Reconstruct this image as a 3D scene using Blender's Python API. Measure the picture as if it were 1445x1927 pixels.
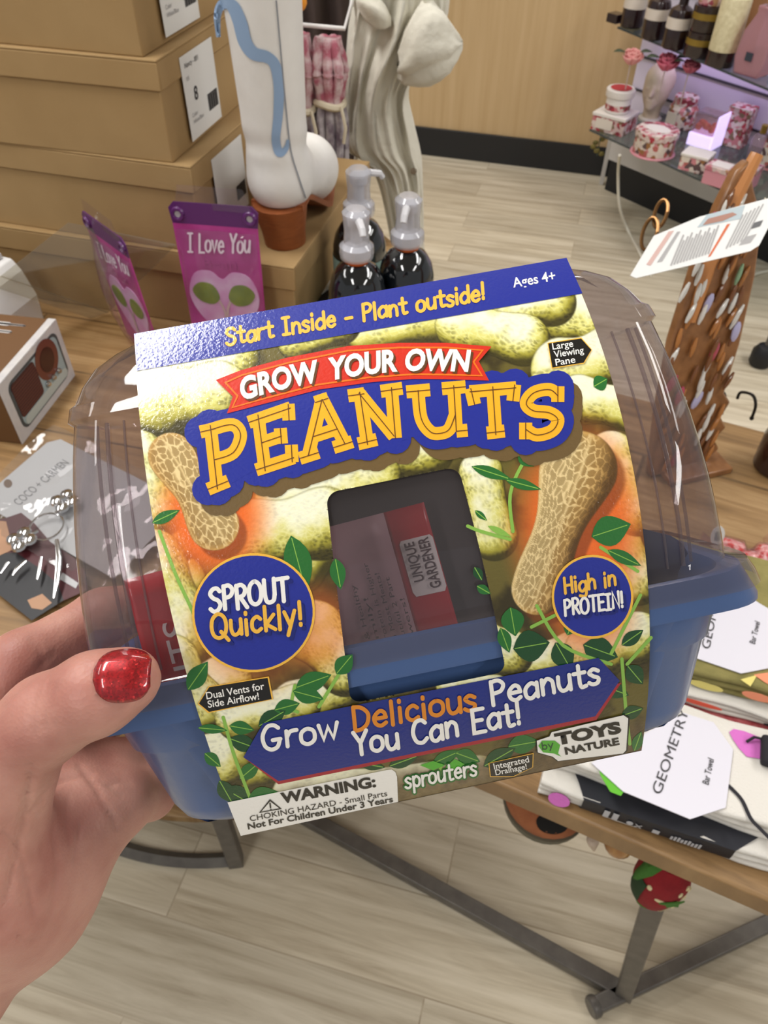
import bpy, bmesh, math, random
import numpy as np
from mathutils import Matrix, Vector
random.seed(7); rng = np.random.default_rng(7)
C = bpy.context.scene.collection
for o in list(bpy.data.objects): bpy.data.objects.remove(o)

# ---------------------------------------------------------------- camera
F, CX, CY, CAMH = 1430.0, 722.5, 963.5, 1.45
PITCH, ROLL = math.radians(46), math.radians(0.7)
_a = math.pi/2-PITCH
RC = (np.array([[1,0,0],[0,math.cos(_a),-math.sin(_a)],[0,math.sin(_a),math.cos(_a)]])
      @ np.array([[math.cos(ROLL),-math.sin(ROLL),0],[math.sin(ROLL),math.cos(ROLL),0],[0,0,1]]))
CAM = np.array([0,0,CAMH])
cd = bpy.data.cameras.new('camera'); cam = bpy.data.objects.new('camera', cd); C.objects.link(cam)
m4 = Matrix(RC.tolist()).to_4x4(); m4.translation = Vector(CAM); cam.matrix_world = m4
cd.sensor_fit = 'VERTICAL'; cd.sensor_height = 36; cd.lens = 36*F/1927
cd.clip_start = .01; cd.clip_end = 50
cd.dof.use_dof = True; cd.dof.focus_distance = .235; cd.dof.aperture_fstop = 34
bpy.context.scene.camera = cam
# ---------------------------------------------------------------- light and exposure
sc = bpy.context.scene
sc.view_settings.view_transform = 'Standard'; sc.view_settings.look = 'None'
sc.view_settings.gamma = 1; sc.view_settings.exposure = -0.33
sc.view_settings.use_curve_mapping = False
sc.cycles.transparent_max_bounces = 24; sc.cycles.max_bounces = 10
w = bpy.data.worlds.new('world'); sc.world = w; w.use_nodes = True
bg = w.node_tree.nodes['Background']; bg.inputs[0].default_value = (1.0, .985, .965, 1); bg.inputs[1].default_value = .42
def area(name, loc, sx, sy, power, col=(1,.98,.955), rot=(0,0,0)):
    l = bpy.data.lights.new(name, 'AREA'); l.shape = 'RECTANGLE'; l.size = sx; l.size_y = sy; l.energy = power; l.color = col
    o = bpy.data.objects.new(name, l); C.objects.link(o); o.location = loc; o.rotation_euler = rot; return o
CEIL = 2.85
for x, y, sx, sy, pw in ((-.84,.98,.30,1.3,44),(1.95,1.0,.30,1.6,36),(-2.3,.9,.30,1.6,22),(2.6,.9,.3,1.6,22),(-.95,-1.3,.30,1.4,34),(2.0,-1.2,.30,1.6,40),(.2,3.1,1.4,.30,34)):
    area('ceiling_lamp', (x, y, CEIL-.02), sx, sy, pw)

# ---------------------------------------------------------------- helpers
def ray(u, v): return RC @ np.array([(u-CX)/F, -(v-CY)/F, -1.0])
def at(u, v, z=None, d=None, y=None):
    r = ray(u, v)
    if d is not None: return CAM+r*d
    if z is not None: return CAM+r*((z-CAMH)/r[2])
    return CAM+r*(y/r[1])
def pix(P):
    q = (np.atleast_2d(P)-CAM)@RC
    return np.stack([CX-q[:,0]/q[:,2]*F, CY+q[:,1]/q[:,2]*F], 1)
def s2l(c):
    c = np.asarray(c, float)/255.0
    return np.where(c <= .04045, c/12.92, ((c+.055)/1.055)**2.4)
def col4(c): return tuple(float(x) for x in s2l(c))+(1.0,)
_mats = {}
def mat(name, c, rough=.5, metal=0.0, spec=.5, coat=0.0, bump=None, vary=None, sss=0.0, alpha=1.0, emit=None, attr=None, sheen=0.0):
    """principled material; bump=(scale,strength), vary=(scale,second colour,contrast)"""
    if name in _mats: return _mats[name]
    m = bpy.data.materials.new(name); m.use_nodes = True; nt = m.node_tree; p = nt.nodes['Principled BSDF']
    p.inputs['Base Color'].default_value = col4(c); p.inputs['Roughness'].default_value = rough
    p.inputs['Metallic'].default_value = metal; p.inputs['Specular IOR Level'].default_value = spec
    p.inputs['Coat Weight'].default_value = coat; p.inputs['Coat Roughness'].default_value = .08
    p.inputs['Alpha'].default_value = alpha; p.inputs['Sheen Weight'].default_value = sheen
    if sss:
        p.inputs['Subsurface Weight'].default_value = sss; p.inputs['Subsurface Radius'].default_value = (1,.35,.2); p.inputs['Subsurface Scale'].default_value = .006
    if emit: p.inputs['Emission Color'].default_value = col4(emit[0]); p.inputs['Emission Strength'].default_value = emit[1]
    tc = nt.nodes.new('ShaderNodeTexCoord')
    if vary:
        n = nt.nodes.new('ShaderNodeTexNoise'); n.inputs['Scale'].default_value = vary[0]; n.inputs['Detail'].default_value = 5
        mp = nt.nodes.new('ShaderNodeMapping'); nt.links.new(tc.outputs['Object'], mp.inputs[0])
        if len(vary) > 3: mp.inputs['Scale'].default_value = vary[3]
        nt.links.new(mp.outputs[0], n.inputs[0])
        r = nt.nodes.new('ShaderNodeValToRGB'); k = vary[2]
        r.color_ramp.elements[0].position = .5-k; r.color_ramp.elements[1].position = .5+k
        r.color_ramp.elements[0].color = col4(c); r.color_ramp.elements[1].color = col4(vary[1])
        nt.links.new(n.outputs['Fac'], r.inputs[0]); nt.links.new(r.outputs[0], p.inputs['Base Color'])
    if attr:
        a = nt.nodes.new('ShaderNodeVertexColor'); a.layer_name = attr; nt.links.new(a.outputs[0], p.inputs['Base Color'])
    if bump:
        n = nt.nodes.new('ShaderNodeTexNoise'); n.inputs['Scale'].default_value = bump[0]; n.inputs['Detail'].default_value = 3
        nt.links.new(tc.outputs['Object'], n.inputs[0])
        b = nt.nodes.new('ShaderNodeBump'); b.inputs['Strength'].default_value = bump[1]; b.inputs['Distance'].default_value = bump[2] if len(bump) > 2 else .002
        nt.links.new(n.outputs['Fac'], b.inputs['Height']); nt.links.new(b.outputs[0], p.inputs['Normal']); nt.links.new(b.outputs[0], p.inputs['Coat Normal'])
    _mats[name] = m; return m
def film(name, tint=(235,232,232), haze=(200,195,195), hz=.06, rough=.03, ior=1.45, bump=None):
    """clear thin plastic: transparent + fresnel gloss + a little haze"""
    if name in _mats: return _mats[name]
    m = bpy.data.materials.new(name); m.use_nodes = True; nt = m.node_tree; nt.nodes.clear(); N = nt.nodes.new
    out = N('ShaderNodeOutputMaterial'); tr = N('ShaderNodeBsdfTransparent'); tr.inputs[0].default_value = col4(tint)
    gl = N('ShaderNodeBsdfGlossy'); gl.inputs['Roughness'].default_value = rough
    df = N('ShaderNodeBsdfDiffuse'); df.inputs[0].default_value = col4(haze)
    lw = N('ShaderNodeLayerWeight'); pw = N('ShaderNodeMath'); pw.operation = 'POWER'; pw.inputs[1].default_value = 5
    fr = N('ShaderNodeMath'); fr.operation = 'MULTIPLY_ADD'; f0 = ((ior-1)/(ior+1))**2; fr.inputs[1].default_value = 1-f0; fr.inputs[2].default_value = f0
    nt.links.new(lw.outputs['Facing'], pw.inputs[0]); nt.links.new(pw.outputs[0], fr.inputs[0])
    m1 = N('ShaderNodeMixShader'); m1.inputs[0].default_value = hz; m2 = N('ShaderNodeMixShader')
    L = nt.links.new; L(tr.outputs[0], m1.inputs[1]); L(df.outputs[0], m1.inputs[2]); L(fr.outputs[0], m2.inputs[0])
    L(m1.outputs[0], m2.inputs[1]); L(gl.outputs[0], m2.inputs[2]); L(m2.outputs[0], out.inputs[0])
    if bump:
        tc = N('ShaderNodeTexCoord'); n = N('ShaderNodeTexNoise'); n.inputs['Scale'].default_value = bump[0]; b = N('ShaderNodeBump')
        b.inputs['Strength'].default_value = bump[1]; b.inputs['Distance'].default_value = .002
        L(tc.outputs['Object'], n.inputs[0]); L(n.outputs['Fac'], b.inputs['Height']); L(b.outputs[0], gl.inputs['Normal']); L(b.outputs[0], lw.inputs['Normal'])
    _mats[name] = m; return m
def plankwood(name, axis, cols, width, length, grain=(2.5,45), rough=.5, gap=.0025, seamdark=.55, bump=.15):
    """boards running along axis (world xy direction): colour per board, stretched grain, seams"""
    if name in _mats: return _mats[name]
    m = bpy.data.materials.new(name); m.use_nodes = True; nt = m.node_tree; N = nt.nodes.new; L = nt.links.new; p = nt.nodes['Principled BSDF']
    g = N('ShaderNodeNewGeometry'); mp = N('ShaderNodeMapping'); mp.inputs['Rotation'].default_value = (0,0,-math.atan2(axis[1],axis[0]))
    L(g.outputs['Position'], mp.inputs[0])
    br = N('ShaderNodeTexBrick'); br.offset = .37; br.inputs['Scale'].default_value = 1; br.inputs['Mortar Size'].default_value = gap
    br.inputs['Brick Width'].default_value = length; br.inputs['Row Height'].default_value = width; br.inputs['Mortar Smooth'].default_value = .3
    br.inputs['Color1'].default_value = (0,0,0,1); br.inputs['Color2'].default_value = (1,1,1,1); br.inputs['Mortar'].default_value = (.5,.5,.5,1)
    L(mp.outputs[0], br.inputs[0])
    m2 = N('ShaderNodeMapping'); m2.inputs['Scale'].default_value = (grain[0], grain[1], 1); L(mp.outputs[0], m2.inputs[0])
    ad = N('ShaderNodeVectorMath'); ad.operation = 'ADD'; L(m2.outputs[0], ad.inputs[0])
    cx = N('ShaderNodeVectorMath'); cx.operation = 'SCALE'; cx.inputs['Scale'].default_value = 37.0; L(br.outputs['Color'], cx.inputs[0]); L(cx.outputs[0], ad.inputs[1])
    n1 = N('ShaderNodeTexNoise'); n1.inputs['Scale'].default_value = 1; n1.inputs['Detail'].default_value = 9; n1.inputs['Roughness'].default_value = .68; n1.inputs['Distortion'].default_value = .8; L(ad.outputs[0], n1.inputs[0])
    rp = N('ShaderNodeValToRGB'); rp.color_ramp.elements[0].position = .3; rp.color_ramp.elements[1].position = .7
    rp.color_ramp.elements[0].color = col4(cols[0]); rp.color_ramp.elements[1].color = col4(cols[2]); e = rp.color_ramp.elements.new(.5); e.color = col4(cols[1])
    L(n1.outputs['Fac'], rp.inputs[0])
    hv = N('ShaderNodeHueSaturation'); mr = N('ShaderNodeMapRange'); mr.inputs['To Min'].default_value = .86; mr.inputs['To Max'].default_value = 1.1
    L(br.outputs['Color'], mr.inputs[0]); L(mr.outputs[0], hv.inputs['Value']); L(rp.outputs[0], hv.inputs['Color'])
    mx = N('ShaderNodeMix'); mx.data_type = 'RGBA'; mx.blend_type = 'MULTIPLY'; mx.inputs[7].default_value = (seamdark,seamdark*.95,seamdark*.9,1)
    L(br.outputs['Fac'], mx.inputs[0]); L(hv.outputs[0], mx.inputs[6]); L(mx.outputs[2], p.inputs['Base Color'])
    p.inputs['Roughness'].default_value = rough
    b = N('ShaderNodeBump'); b.inputs['Strength'].default_value = bump; b.inputs['Distance'].default_value = .002; L(n1.outputs['Fac'], b.inputs['Height']); L(b.outputs[0], p.inputs['Normal'])
    _mats[name] = m; return m

class G:
    """collects shapes of one part"""
    def __init__(s): s.v = []; s.f = []; s.m = []; s.n = 0
    def add(s, v, f, m=0):
        v = np.asarray(v, float).reshape(-1,3); s.v.append(v)
        for q in f: s.f.append([int(i)+s.n for i in q]); s.m.append(m)
        s.n += len(v); return s
    def box(s, lo, hi, m=0, M=None):
        x0,y0,z0 = lo; x1,y1,z1 = hi
        v = np.array([(x0,y0,z0),(x1,y0,z0),(x1,y1,z0),(x0,y1,z0),(x0,y0,z1),(x1,y0,z1),(x1,y1,z1),(x0,y1,z1)])
        if M is not None: v = xf(M, v)
        return s.add(v, [(3,2,1,0),(4,5,6,7),(0,1,5,4),(1,2,6,5),(2,3,7,6),(3,0,4,7)], m)
    def loft(s, rings, m=0, cap0=True, cap1=True, closed=True):
        k = len(rings[0]); v = np.concatenate([np.asarray(r, float) for r in rings]); f = []
        for i in range(len(rings)-1):
            for j in range(k if closed else k-1):
                a = i*k+j; b = i*k+(j+1)%k; f.append((a,b,b+k,a+k))
        if cap0: f.append(tuple(range(k-1,-1,-1)))
        if cap1: f.append(tuple(range((len(rings)-1)*k, len(rings)*k)))
        return s.add(v, f, m)
    def lathe(s, prof, seg=24, m=0, M=None, cap0=True, cap1=True, squash=1.0):
        rings = []
        for r, z in prof:
            t = np.arange(seg)*2*math.pi/seg; rings.append(np.stack([r*np.cos(t), r*squash*np.sin(t), np.full(seg, z)], 1))
        if M is not None: rings = [xf(M, r) for r in rings]
        return s.loft(rings, m, cap0, cap1)
    def tube(s, pts, r, seg=8, m=0, caps=True, flat=1.0):
        pts = np.asarray(pts, float); n = len(pts); r = np.broadcast_to(np.asarray(r, float), (n,)); rings = []
        T = np.gradient(pts, axis=0); T /= np.linalg.norm(T, axis=1)[:,None]+1e-12
        u = np.cross(T[0], (0,0,1.0)); u = u if np.linalg.norm(u) > .05 else np.cross(T[0], (1.0,0,0)); u /= np.linalg.norm(u)
        for i in range(n):
            u = u-T[i]*np.dot(u,T[i]); u /= np.linalg.norm(u)+1e-12; w_ = np.cross(T[i],u); t = np.arange(seg)*2*math.pi/seg
            rings.append(pts[i]+r[i]*(np.cos(t)[:,None]*u+flat*np.sin(t)[:,None]*w_))
        return s.loft(rings, m, caps, caps)
    def bar(s, a, b, wd, m=0, up=(0,0,1), ht=None):
        """square bar from a to b"""
        a = np.asarray(a,float); b = np.asarray(b,float); t = (b-a)/np.linalg.norm(b-a); u = np.cross(t, up)
        u = u if np.linalg.norm(u) > .05 else np.cross(t,(1.0,0,0)); u /= np.linalg.norm(u); w_ = np.cross(u,t); h = (ht or wd)/2; k = wd/2
        q = [-u*k-w_*h, u*k-w_*h, u*k+w_*h, -u*k+w_*h]
        return s.loft([np.array([a+x for x in q]), np.array([b+x for x in q])], m)
    def ball(s, c, r, seg=12, m=0, sc_=(1,1,1)):
        n = max(5, seg//2); rings = []
        for i in range(1, n):
            p = math.pi*i/n; t = np.arange(seg)*2*math.pi/seg
            rings.append(np.array(c)+np.stack([r*sc_[0]*math.sin(p)*np.cos(t), r*sc_[1]*math.sin(p)*np.sin(t), np.full(seg, -r*sc_[2]*math.cos(p))], 1))
        return s.loft(rings, m)
    def prism(s, pts, t, m=0, M=None):
        """flat outline in xy, thickness from z=0 to t"""
        p = np.asarray(pts, float); k = len(p)
        v = np.concatenate([np.c_[p, np.zeros(k)], np.c_[p, np.full(k, t)]])
        if M is not None: v = xf(M, v)
        return s.add(v, [tuple(range(k-1,-1,-1)), tuple(range(k,2*k))]+[(j,(j+1)%k,(j+1)%k+k,j+k) for j in range(k)], m)
    def grid(s, P, m=0, cyc=False):
        """P[i,j] -> xyz"""
        P = np.asarray(P, float); a, b = P.shape[:2]; f = []
        for i in range(a-1):
            for j in range(b if cyc else b-1): f.append((i*b+j, i*b+(j+1)%b, (i+1)*b+(j+1)%b, (i+1)*b+j))
        return s.add(P.reshape(-1,3), f, m)
def xf(M, v):
    M = np.array(M); v = np.atleast_2d(v); return v@M[:3,:3].T+M[:3,3]
def link(name, g, mats, parent=None, smooth=True, sharp=35, bevel=None, sub=0, solid=None):
    me = bpy.data.meshes.new(name)
    v = np.concatenate(g.v) if g.v else np.zeros((0,3))
    me.from_pydata(v.tolist(), [], g.f); mats = mats if isinstance(mats, (list,tuple)) else [mats]
    for m in mats: me.materials.append(m)
    if len(mats) > 1: me.polygons.foreach_set('material_index', g.m)
    if smooth:
        me.polygons.foreach_set('use_smooth', [True]*len(me.polygons))
        if sharp: me.set_sharp_from_angle(angle=math.radians(sharp))
    me.update()
    o = bpy.data.objects.new(name, me); C.objects.link(o)
    if parent is not None: o.parent = parent
    if bevel:
        b = o.modifiers.new('bevel','BEVEL'); b.width = bevel; b.segments = 2; b.limit_method = 'ANGLE'; b.angle_limit = math.radians(40)
    if solid: q = o.modifiers.new('solid','SOLIDIFY'); q.thickness = solid; q.offset = 0
    if sub: q = o.modifiers.new('sub','SUBSURF'); q.levels = sub; q.render_levels = sub
    return o
def tag(o, label=None, cat=None, group=None, kind=None):
    if label: o['label'] = label
    if cat: o['category'] = cat
    if group: o['group'] = group
    if kind: o['kind'] = kind
    return o
def frame(x, y, o):
    """4x4 from x axis, approx y axis, origin (z = x cross y)"""
    x = np.asarray(x,float); x = x/np.linalg.norm(x); y = np.asarray(y,float); y = y-x*np.dot(x,y); y /= np.linalg.norm(y); z = np.cross(x,y)
    M = np.eye(4); M[:3,0] = x; M[:3,1] = y; M[:3,2] = z; M[:3,3] = o; return M
def thing(name, label, cat, M=None, loc=None, rz=0, group=None):
    o = bpy.data.objects.new(name, None); C.objects.link(o); o.empty_display_size = .02
    if M is None:
        M = np.eye(4); M[:3,:3] = [[math.cos(rz),-math.sin(rz),0],[math.sin(rz),math.cos(rz),0],[0,0,1]]; M[:3,3] = loc
    o.matrix_world = Matrix(np.array(M).tolist()); tag(o, label, cat, group); return o
def dup(o, M=None, label=None, parent=None, group=None):
    c = o.copy(); C.objects.link(c)
    if parent is not None: c.parent = parent
    if M is not None: c.matrix_world = Matrix(np.array(M).tolist())
    if label: c['label'] = label
    if group: c['group'] = group
    for ch in o.children: dup(ch, parent=c)
    return c
def RZ(a, loc=(0,0,0)):
    M = np.eye(4); M[:2,:2] = [[math.cos(a),-math.sin(a)],[math.sin(a),math.cos(a)]]; M[:3,3] = loc; return M
def ellipse(cx, cy, rx, ry, n=40, a=0):
    t = np.arange(n)*2*math.pi/n; x = rx*np.cos(t); y = ry*np.sin(t); c, s_ = math.cos(a), math.sin(a)
    return np.stack([cx+x*c-y*s_, cy+x*s_+y*c], 1)
def smoothline(p, k=6, closed=False):
    p = np.asarray(p, float); n = len(p); out = []
    if n < 3: return p
    seg = n if closed else n-1
    for i in range(seg):
        g = (lambda j: p[j % n]) if closed else (lambda j: p[min(max(j,0),n-1)])
        a,b,c,d = g(i-1),g(i),g(i+1),g(i+2)
        for t in np.arange(k)/k: out.append(.5*((2*b)+(c-a)*t+(2*a-5*b+4*c-d)*t*t+(3*b-3*c+d-a)*t**3))
    if not closed: out.append(p[-1])
    return np.array(out)
def ribbon2d(pts, hw, closed=False, cap=True):
    """flat stroke outline strip with round ends -> verts(2d), faces"""
    p = np.asarray(pts, float)
    d = np.diff(np.concatenate([p, p[:1]]) if closed else p, axis=0); L = np.linalg.norm(d, axis=1); keep = L > 1e-9
    if not closed: p = np.concatenate([p[:1], p[1:][keep]])
    n = len(p); v = []; f = []
    for i in range(n):
        a = p[(i-1) % n] if (closed or i > 0) else None; b = p[(i+1) % n] if (closed or i < n-1) else None
        t0 = (p[i]-a)/np.linalg.norm(p[i]-a) if a is not None else None; t1 = (b-p[i])/np.linalg.norm(b-p[i]) if b is not None else None
        t0 = t1 if t0 is None else t0; t1 = t0 if t1 is None else t1
        n0 = np.array([-t0[1],t0[0]]); n1 = np.array([-t1[1],t1[0]]); mm = n0+n1; q = np.linalg.norm(mm)
        mm = mm/q if q > .3 else n1; k = 1/max(np.dot(mm,n1), .6); v += [p[i]+mm*hw*k, p[i]-mm*hw*k]
    for i in range(n if closed else n-1): f.append((2*i, 2*i+1, (2*i+3) % (2*n), (2*i+2) % (2*n)))
    if cap and not closed:
        for e, nb in ((0,1),(n-1,n-2)):
            t = (p[e]-p[nb])/np.linalg.norm(p[e]-p[nb]); th = math.atan2(t[1],t[0]); b0 = len(v)
            v += [p[e]+hw*np.array([math.cos(th+x),math.sin(th+x)]) for x in np.linspace(-math.pi/2, math.pi/2, 9)]
            f.append(tuple(range(b0,b0+9)))
    return np.array(v), f
_GL = {
'S':(.62,'~.56,.84 .42,.98 .2,.96 .06,.78 .2,.58 .44,.45 .55,.24 .4,.03 .18,0 .02,.13'),'t':(.48,'.22,.95 .22,.2;~.22,.2 .28,.03 .45,.06;.02,.64 .44,.64'),
'a':(.56,'~.48,.52 .28,.63 .06,.42 .08,.1 .26,0 .48,.2;.5,.62 .5,.02'),'r':(.44,'.07,.62 .07,0;~.07,.35 .2,.58 .42,.6'),
'I':(.46,'.21,1 .21,0;.02,1 .4,1;.02,0 .4,0'),'n':(.56,'.07,.62 .07,0;~.07,.36 .25,.62 .44,.52 .48,.25 .48,0'),
's':(.46,'~.4,.53 .22,.63 .06,.5 .2,.34 .38,.22 .34,.04 .16,0 .02,.09'),'i':(.22,'.09,.62 .09,0;.09,.86 .09,.88'),
'd':(.58,'.5,1 .5,.02;~.5,.45 .28,.62 .05,.4 .08,.1 .28,0 .5,.2'),'e':(.55,'.05,.33 .48,.33;~.48,.33 .42,.55 .26,.62 .06,.4 .1,.12 .28,0 .47,.1'),
'-':(.5,'.05,.36 .42,.36'),'P':(.6,'.09,1 .09,0;~.09,.98 .36,1 .54,.8 .42,.54 .09,.48'),'l':(.22,'.09,1 .09,0'),
'o':(.56,'@.27,.62 .06,.48 .06,.14 .27,0 .48,.14 .48,.48'),'u':(.56,'~.06,.62 .06,.24 .16,.02 .34,.04 .48,.24;.49,.62 .49,0'),
'!':(.24,'.1,1 .1,.3;.1,.03 .1,.05'),'G':(.72,'~.6,.84 .44,.98 .22,.94 .05,.6 .1,.2 .3,.01 .52,.08 .62,.36;.38,.38 .64,.38'),
'w':(.72,'.03,.62 .17,.02 .34,.5 .5,.02 .66,.62'),'D':(.68,'.09,1 .09,0;~.09,1 .38,.92 .6,.62 .54,.22 .32,.02 .09,0'),
'c':(.5,'~.43,.5 .28,.62 .08,.48 .06,.16 .24,0 .44,.1'),'Y':(.6,'.02,1 .28,.5 .28,0;.56,1 .28,.5'),'C':(.66,'~.58,.84 .42,.98 .18,.9 .05,.5 .16,.1 .4,0 .6,.16'),
'E':(.58,'.52,1 .08,1 .08,0 .54,0;.08,.52 .44,.52'),'Q':(.76,'@.36,1 .12,.84 .04,.5 .12,.14 .36,0 .6,.14 .68,.5 .6,.84;.44,.25 .74,-.14'),
'k':(.52,'.07,1 .07,0;.44,.62 .1,.26 .48,0'),'y':(.54,'.03,.62 .25,.06;.48,.62 .14,-.36'),'H':(.64,'.07,1 .07,0;.55,1 .55,0;.07,.5 .55,.5'),
'g':(.56,'~.48,.52 .28,.63 .06,.42 .08,.12 .26,0 .48,.2;~.5,.62 .5,-.1 .38,-.34 .06,-.26'),'T':(.6,'.0,.99 .58,.99;.29,1 .29,0'),
'R':(.62,'.09,1 .09,0;~.09,.98 .36,1 .54,.8 .42,.54 .09,.48;.26,.48 .58,0'),'O':(.74,'@.36,1 .12,.84 .04,.5 .12,.14 .36,0 .6,.14 .68,.5 .6,.84'),
'U':(.66,'~.06,1 .06,.36 .14,.06 .32,0 .5,.08 .57,.36;.58,1 .57,.3'),'N':(.64,'.07,0 .07,1 .55,0 .55,1'),'p':(.56,'.07,.62 .07,-.36;~.07,.42 .26,.62 .48,.44 .46,.12 .28,0 .07,.18'),
'L':(.54,'.08,1 .08,0 .5,0'),'v':(.5,'.02,.62 .22,0 .44,.62'),'b':(.56,'.07,1 .07,0;~.07,.42 .26,.62 .48,.44 .46,.12 .28,0 .07,.18'),
'B':(.6,'.08,1 .08,0;~.08,1 .4,.98 .48,.76 .34,.54 .1,.52;~.1,.52 .44,.48 .54,.24 .4,.02 .08,0'),'h':(.56,'.07,1 .07,0;~.07,.36 .25,.62 .44,.52 .48,.25 .48,0'),'1':(.3,'.02,.85 .16,1 .16,0'),' ':(.4,'')}
def hand_strokes(txt, jitter=0.0):
    """hand-drawn lettering -> list of polylines (baseline 0, cap height 1), total width"""
    x = 0; out = []
    for k, ch in enumerate(txt):
        wd, ss = _GL[ch]; dy = jitter*math.sin(k*2.3)
        for s in filter(None, ss.split(';')):
            mode = s[0]; p = np.array([[float(q) for q in t.split(',')] for t in s.lstrip('~@').split()])
            if mode == '~': p = smoothline(p, 5)
            if mode == '@': p = smoothline(p, 5, True); p = np.concatenate([p, p[:1]])
            out.append(p+np.array([x, dy]))
        x += wd+.07
    return out, x-.07
def font_mesh(txt, bold=0.0, italic=0.0, spacing=1.0):
    """built-in font -> 2d verts, faces, width (cap height about .73)"""
    cu = bpy.data.curves.new('tmp','FONT'); cu.body = txt; cu.size = 1; cu.offset = bold; cu.shear = italic; cu.space_character = spacing; cu.resolution_u = 4; cu.fill_mode = 'FRONT'
    o = bpy.data.objects.new('tmp', cu); C.objects.link(o); bpy.context.view_layer.update()
    me = o.evaluated_get(bpy.context.evaluated_depsgraph_get()).to_mesh()
    v = np.array([tuple(q.co) for q in me.vertices]); f = [tuple(p.vertices) for p in me.polygons]
    o.to_mesh_clear(); bpy.data.objects.remove(o); bpy.data.curves.remove(cu)
    if len(v) == 0: return np.zeros((0,2)), [], 1
    v = v[:,:2]; v[:,0] -= v[:,0].min(); return v, f, float(v[:,0].max())
def text_part(name, txt, m, parent, M, height, width=None, bold=0.0, italic=0.0, center=True, lift=.0003):
    """flat lettering in the xy plane of matrix M (local to parent)"""
    v, f, wd = font_mesh(txt, bold, italic); k = height/.73; sx = (width/wd) if width else k
    P = np.c_[v[:,0]*sx-(wd*sx/2 if center else 0), v[:,1]*k, np.full(len(v), lift)]
    g = G(); g.add(xf(M, P), f); return link(name, g, m, parent, smooth=False)
def iso(fn, lo, hi, h):
    """surface nets mesh of fn<0"""
    lo = np.asarray(lo,float); n = np.ceil((np.asarray(hi)-lo)/h).astype(int)+1
    X,Y,Z = np.meshgrid(*[lo[i]+np.arange(n[i])*h for i in range(3)], indexing='ij')
    D = fn(np.stack([X,Y,Z],-1).reshape(-1,3)).reshape(n); nx,ny,nz = n
    cnt = np.zeros((nx-1,ny-1,nz-1)); acc = np.zeros((nx-1,ny-1,nz-1,3))
    offs = [(a,b,c) for a in (0,1) for b in (0,1) for c in (0,1)]; V = {o: D[o[0]:nx-1+o[0], o[1]:ny-1+o[1], o[2]:nz-1+o[2]] for o in offs}
    for o in offs:
        for ax in range(3):
            if o[ax] == 0:
                q = list(o); q[ax] = 1; q = tuple(q); a, b = V[o], V[q]; s = (a < 0) != (b < 0)
                t = np.where(s, a/np.where(s, a-b, 1), 0); pt = np.zeros(a.shape+(3,))
                for i in range(3): pt[...,i] = o[i]
                pt[...,ax] = t; acc += np.where(s[...,None], pt, 0); cnt += s
    act = cnt > 0; idx = -np.ones(act.shape, int); idx[act] = np.arange(act.sum())
    base = np.stack(np.nonzero(act), 1); verts = lo+(base+acc[act]/cnt[act][:,None])*h; F_ = []
    for ax in range(3):
        b, c = (ax+1) % 3, (ax+2) % 3
        sl = [slice(None)]*3; sh = [slice(None)]*3; sl[ax] = slice(0,-1); sh[ax] = slice(1,None); A = D[tuple(sl)] < 0; B = D[tuple(sh)] < 0
        I = np.stack(np.nonzero(A != B), 1); ok = (I[:,b] > 0) & (I[:,c] > 0) & (I[:,b] < n[b]-1) & (I[:,c] < n[c]-1); I = I[ok]; s = A[tuple(I.T)]
        def cell(db, dc):
            J = I.copy(); J[:,b] += db; J[:,c] += dc; return idx[tuple(J.T)]
        q = np.stack([cell(-1,-1), cell(0,-1), cell(0,0), cell(-1,0)], 1); q[~s] = q[~s][:,::-1]; F_.append(q)
    return verts, np.concatenate(F_)
def rcone(p, a, b, r1, r2):
    a = np.asarray(a,float); b = np.asarray(b,float); ba = b-a; L = np.linalg.norm(ba); t = np.clip((p-a)@ba/L**2, 0, 1)
    return np.linalg.norm(p-a-t[:,None]*ba, axis=1)-(r1+(r2-r1)*t)
def smin(a, b, k):
    h = np.maximum(k-np.abs(a-b), 0)/k; return np.minimum(a,b)-h*h*k*.25
AX = np.array([.968,-.25,0]); BX = np.array([.25,.968,0]); UP = np.array([0,0,1.0])   # the room's axes
AX /= np.linalg.norm(AX); BX /= np.linalg.norm(BX); RM = math.atan2(AX[1],AX[0])
# ================================================================ setting
floor_m = plankwood('vinyl_planks', AX, ((166,152,128),(198,187,164),(218,208,187)), .152, 1.25, (2.0,30), .42, .0016, .72, .08)
g = G(); g.add([(-4,-2.5,0),(5,-2.5,0),(5,6,0),(-4,6,0)], [(0,1,2,3)]); tag(link('floor', g, floor_m), kind='structure')
g = G(); g.add([(-4,-2.5,CEIL),(5,-2.5,CEIL),(5,6,CEIL),(-4,6,CEIL)], [(3,2,1,0)]); tag(link('ceiling', g, mat('ceiling_white', (190,187,182), .9, bump=(60,.2))), kind='structure')
W0 = at(793,291,z=0); W1 = at(1133,332,z=0); wd = (W1-W0)/np.linalg.norm(W1-W0); wn = np.array([wd[1],-wd[0],0])
MW = frame(wd, UP, W0)      # x along the wall, y up, z towards the viewer
wall_m = mat('maple_panel', (200,172,130), .45, vary=(1, (184,154,110), .28, (40,40,1.6)), bump=(30,.02))
g = G(); g.box((-5,0,-.10), (.915,2.85,-.012), M=MW); tag(link('wall_back', g, wall_m), kind='structure')
g = G(); g.box((-5,0,-.02), (.915,.125,0), M=MW); tag(link('baseboard_back', g, mat('black_vinyl', (24,25,28), .45), bevel=.002), kind='structure')
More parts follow.
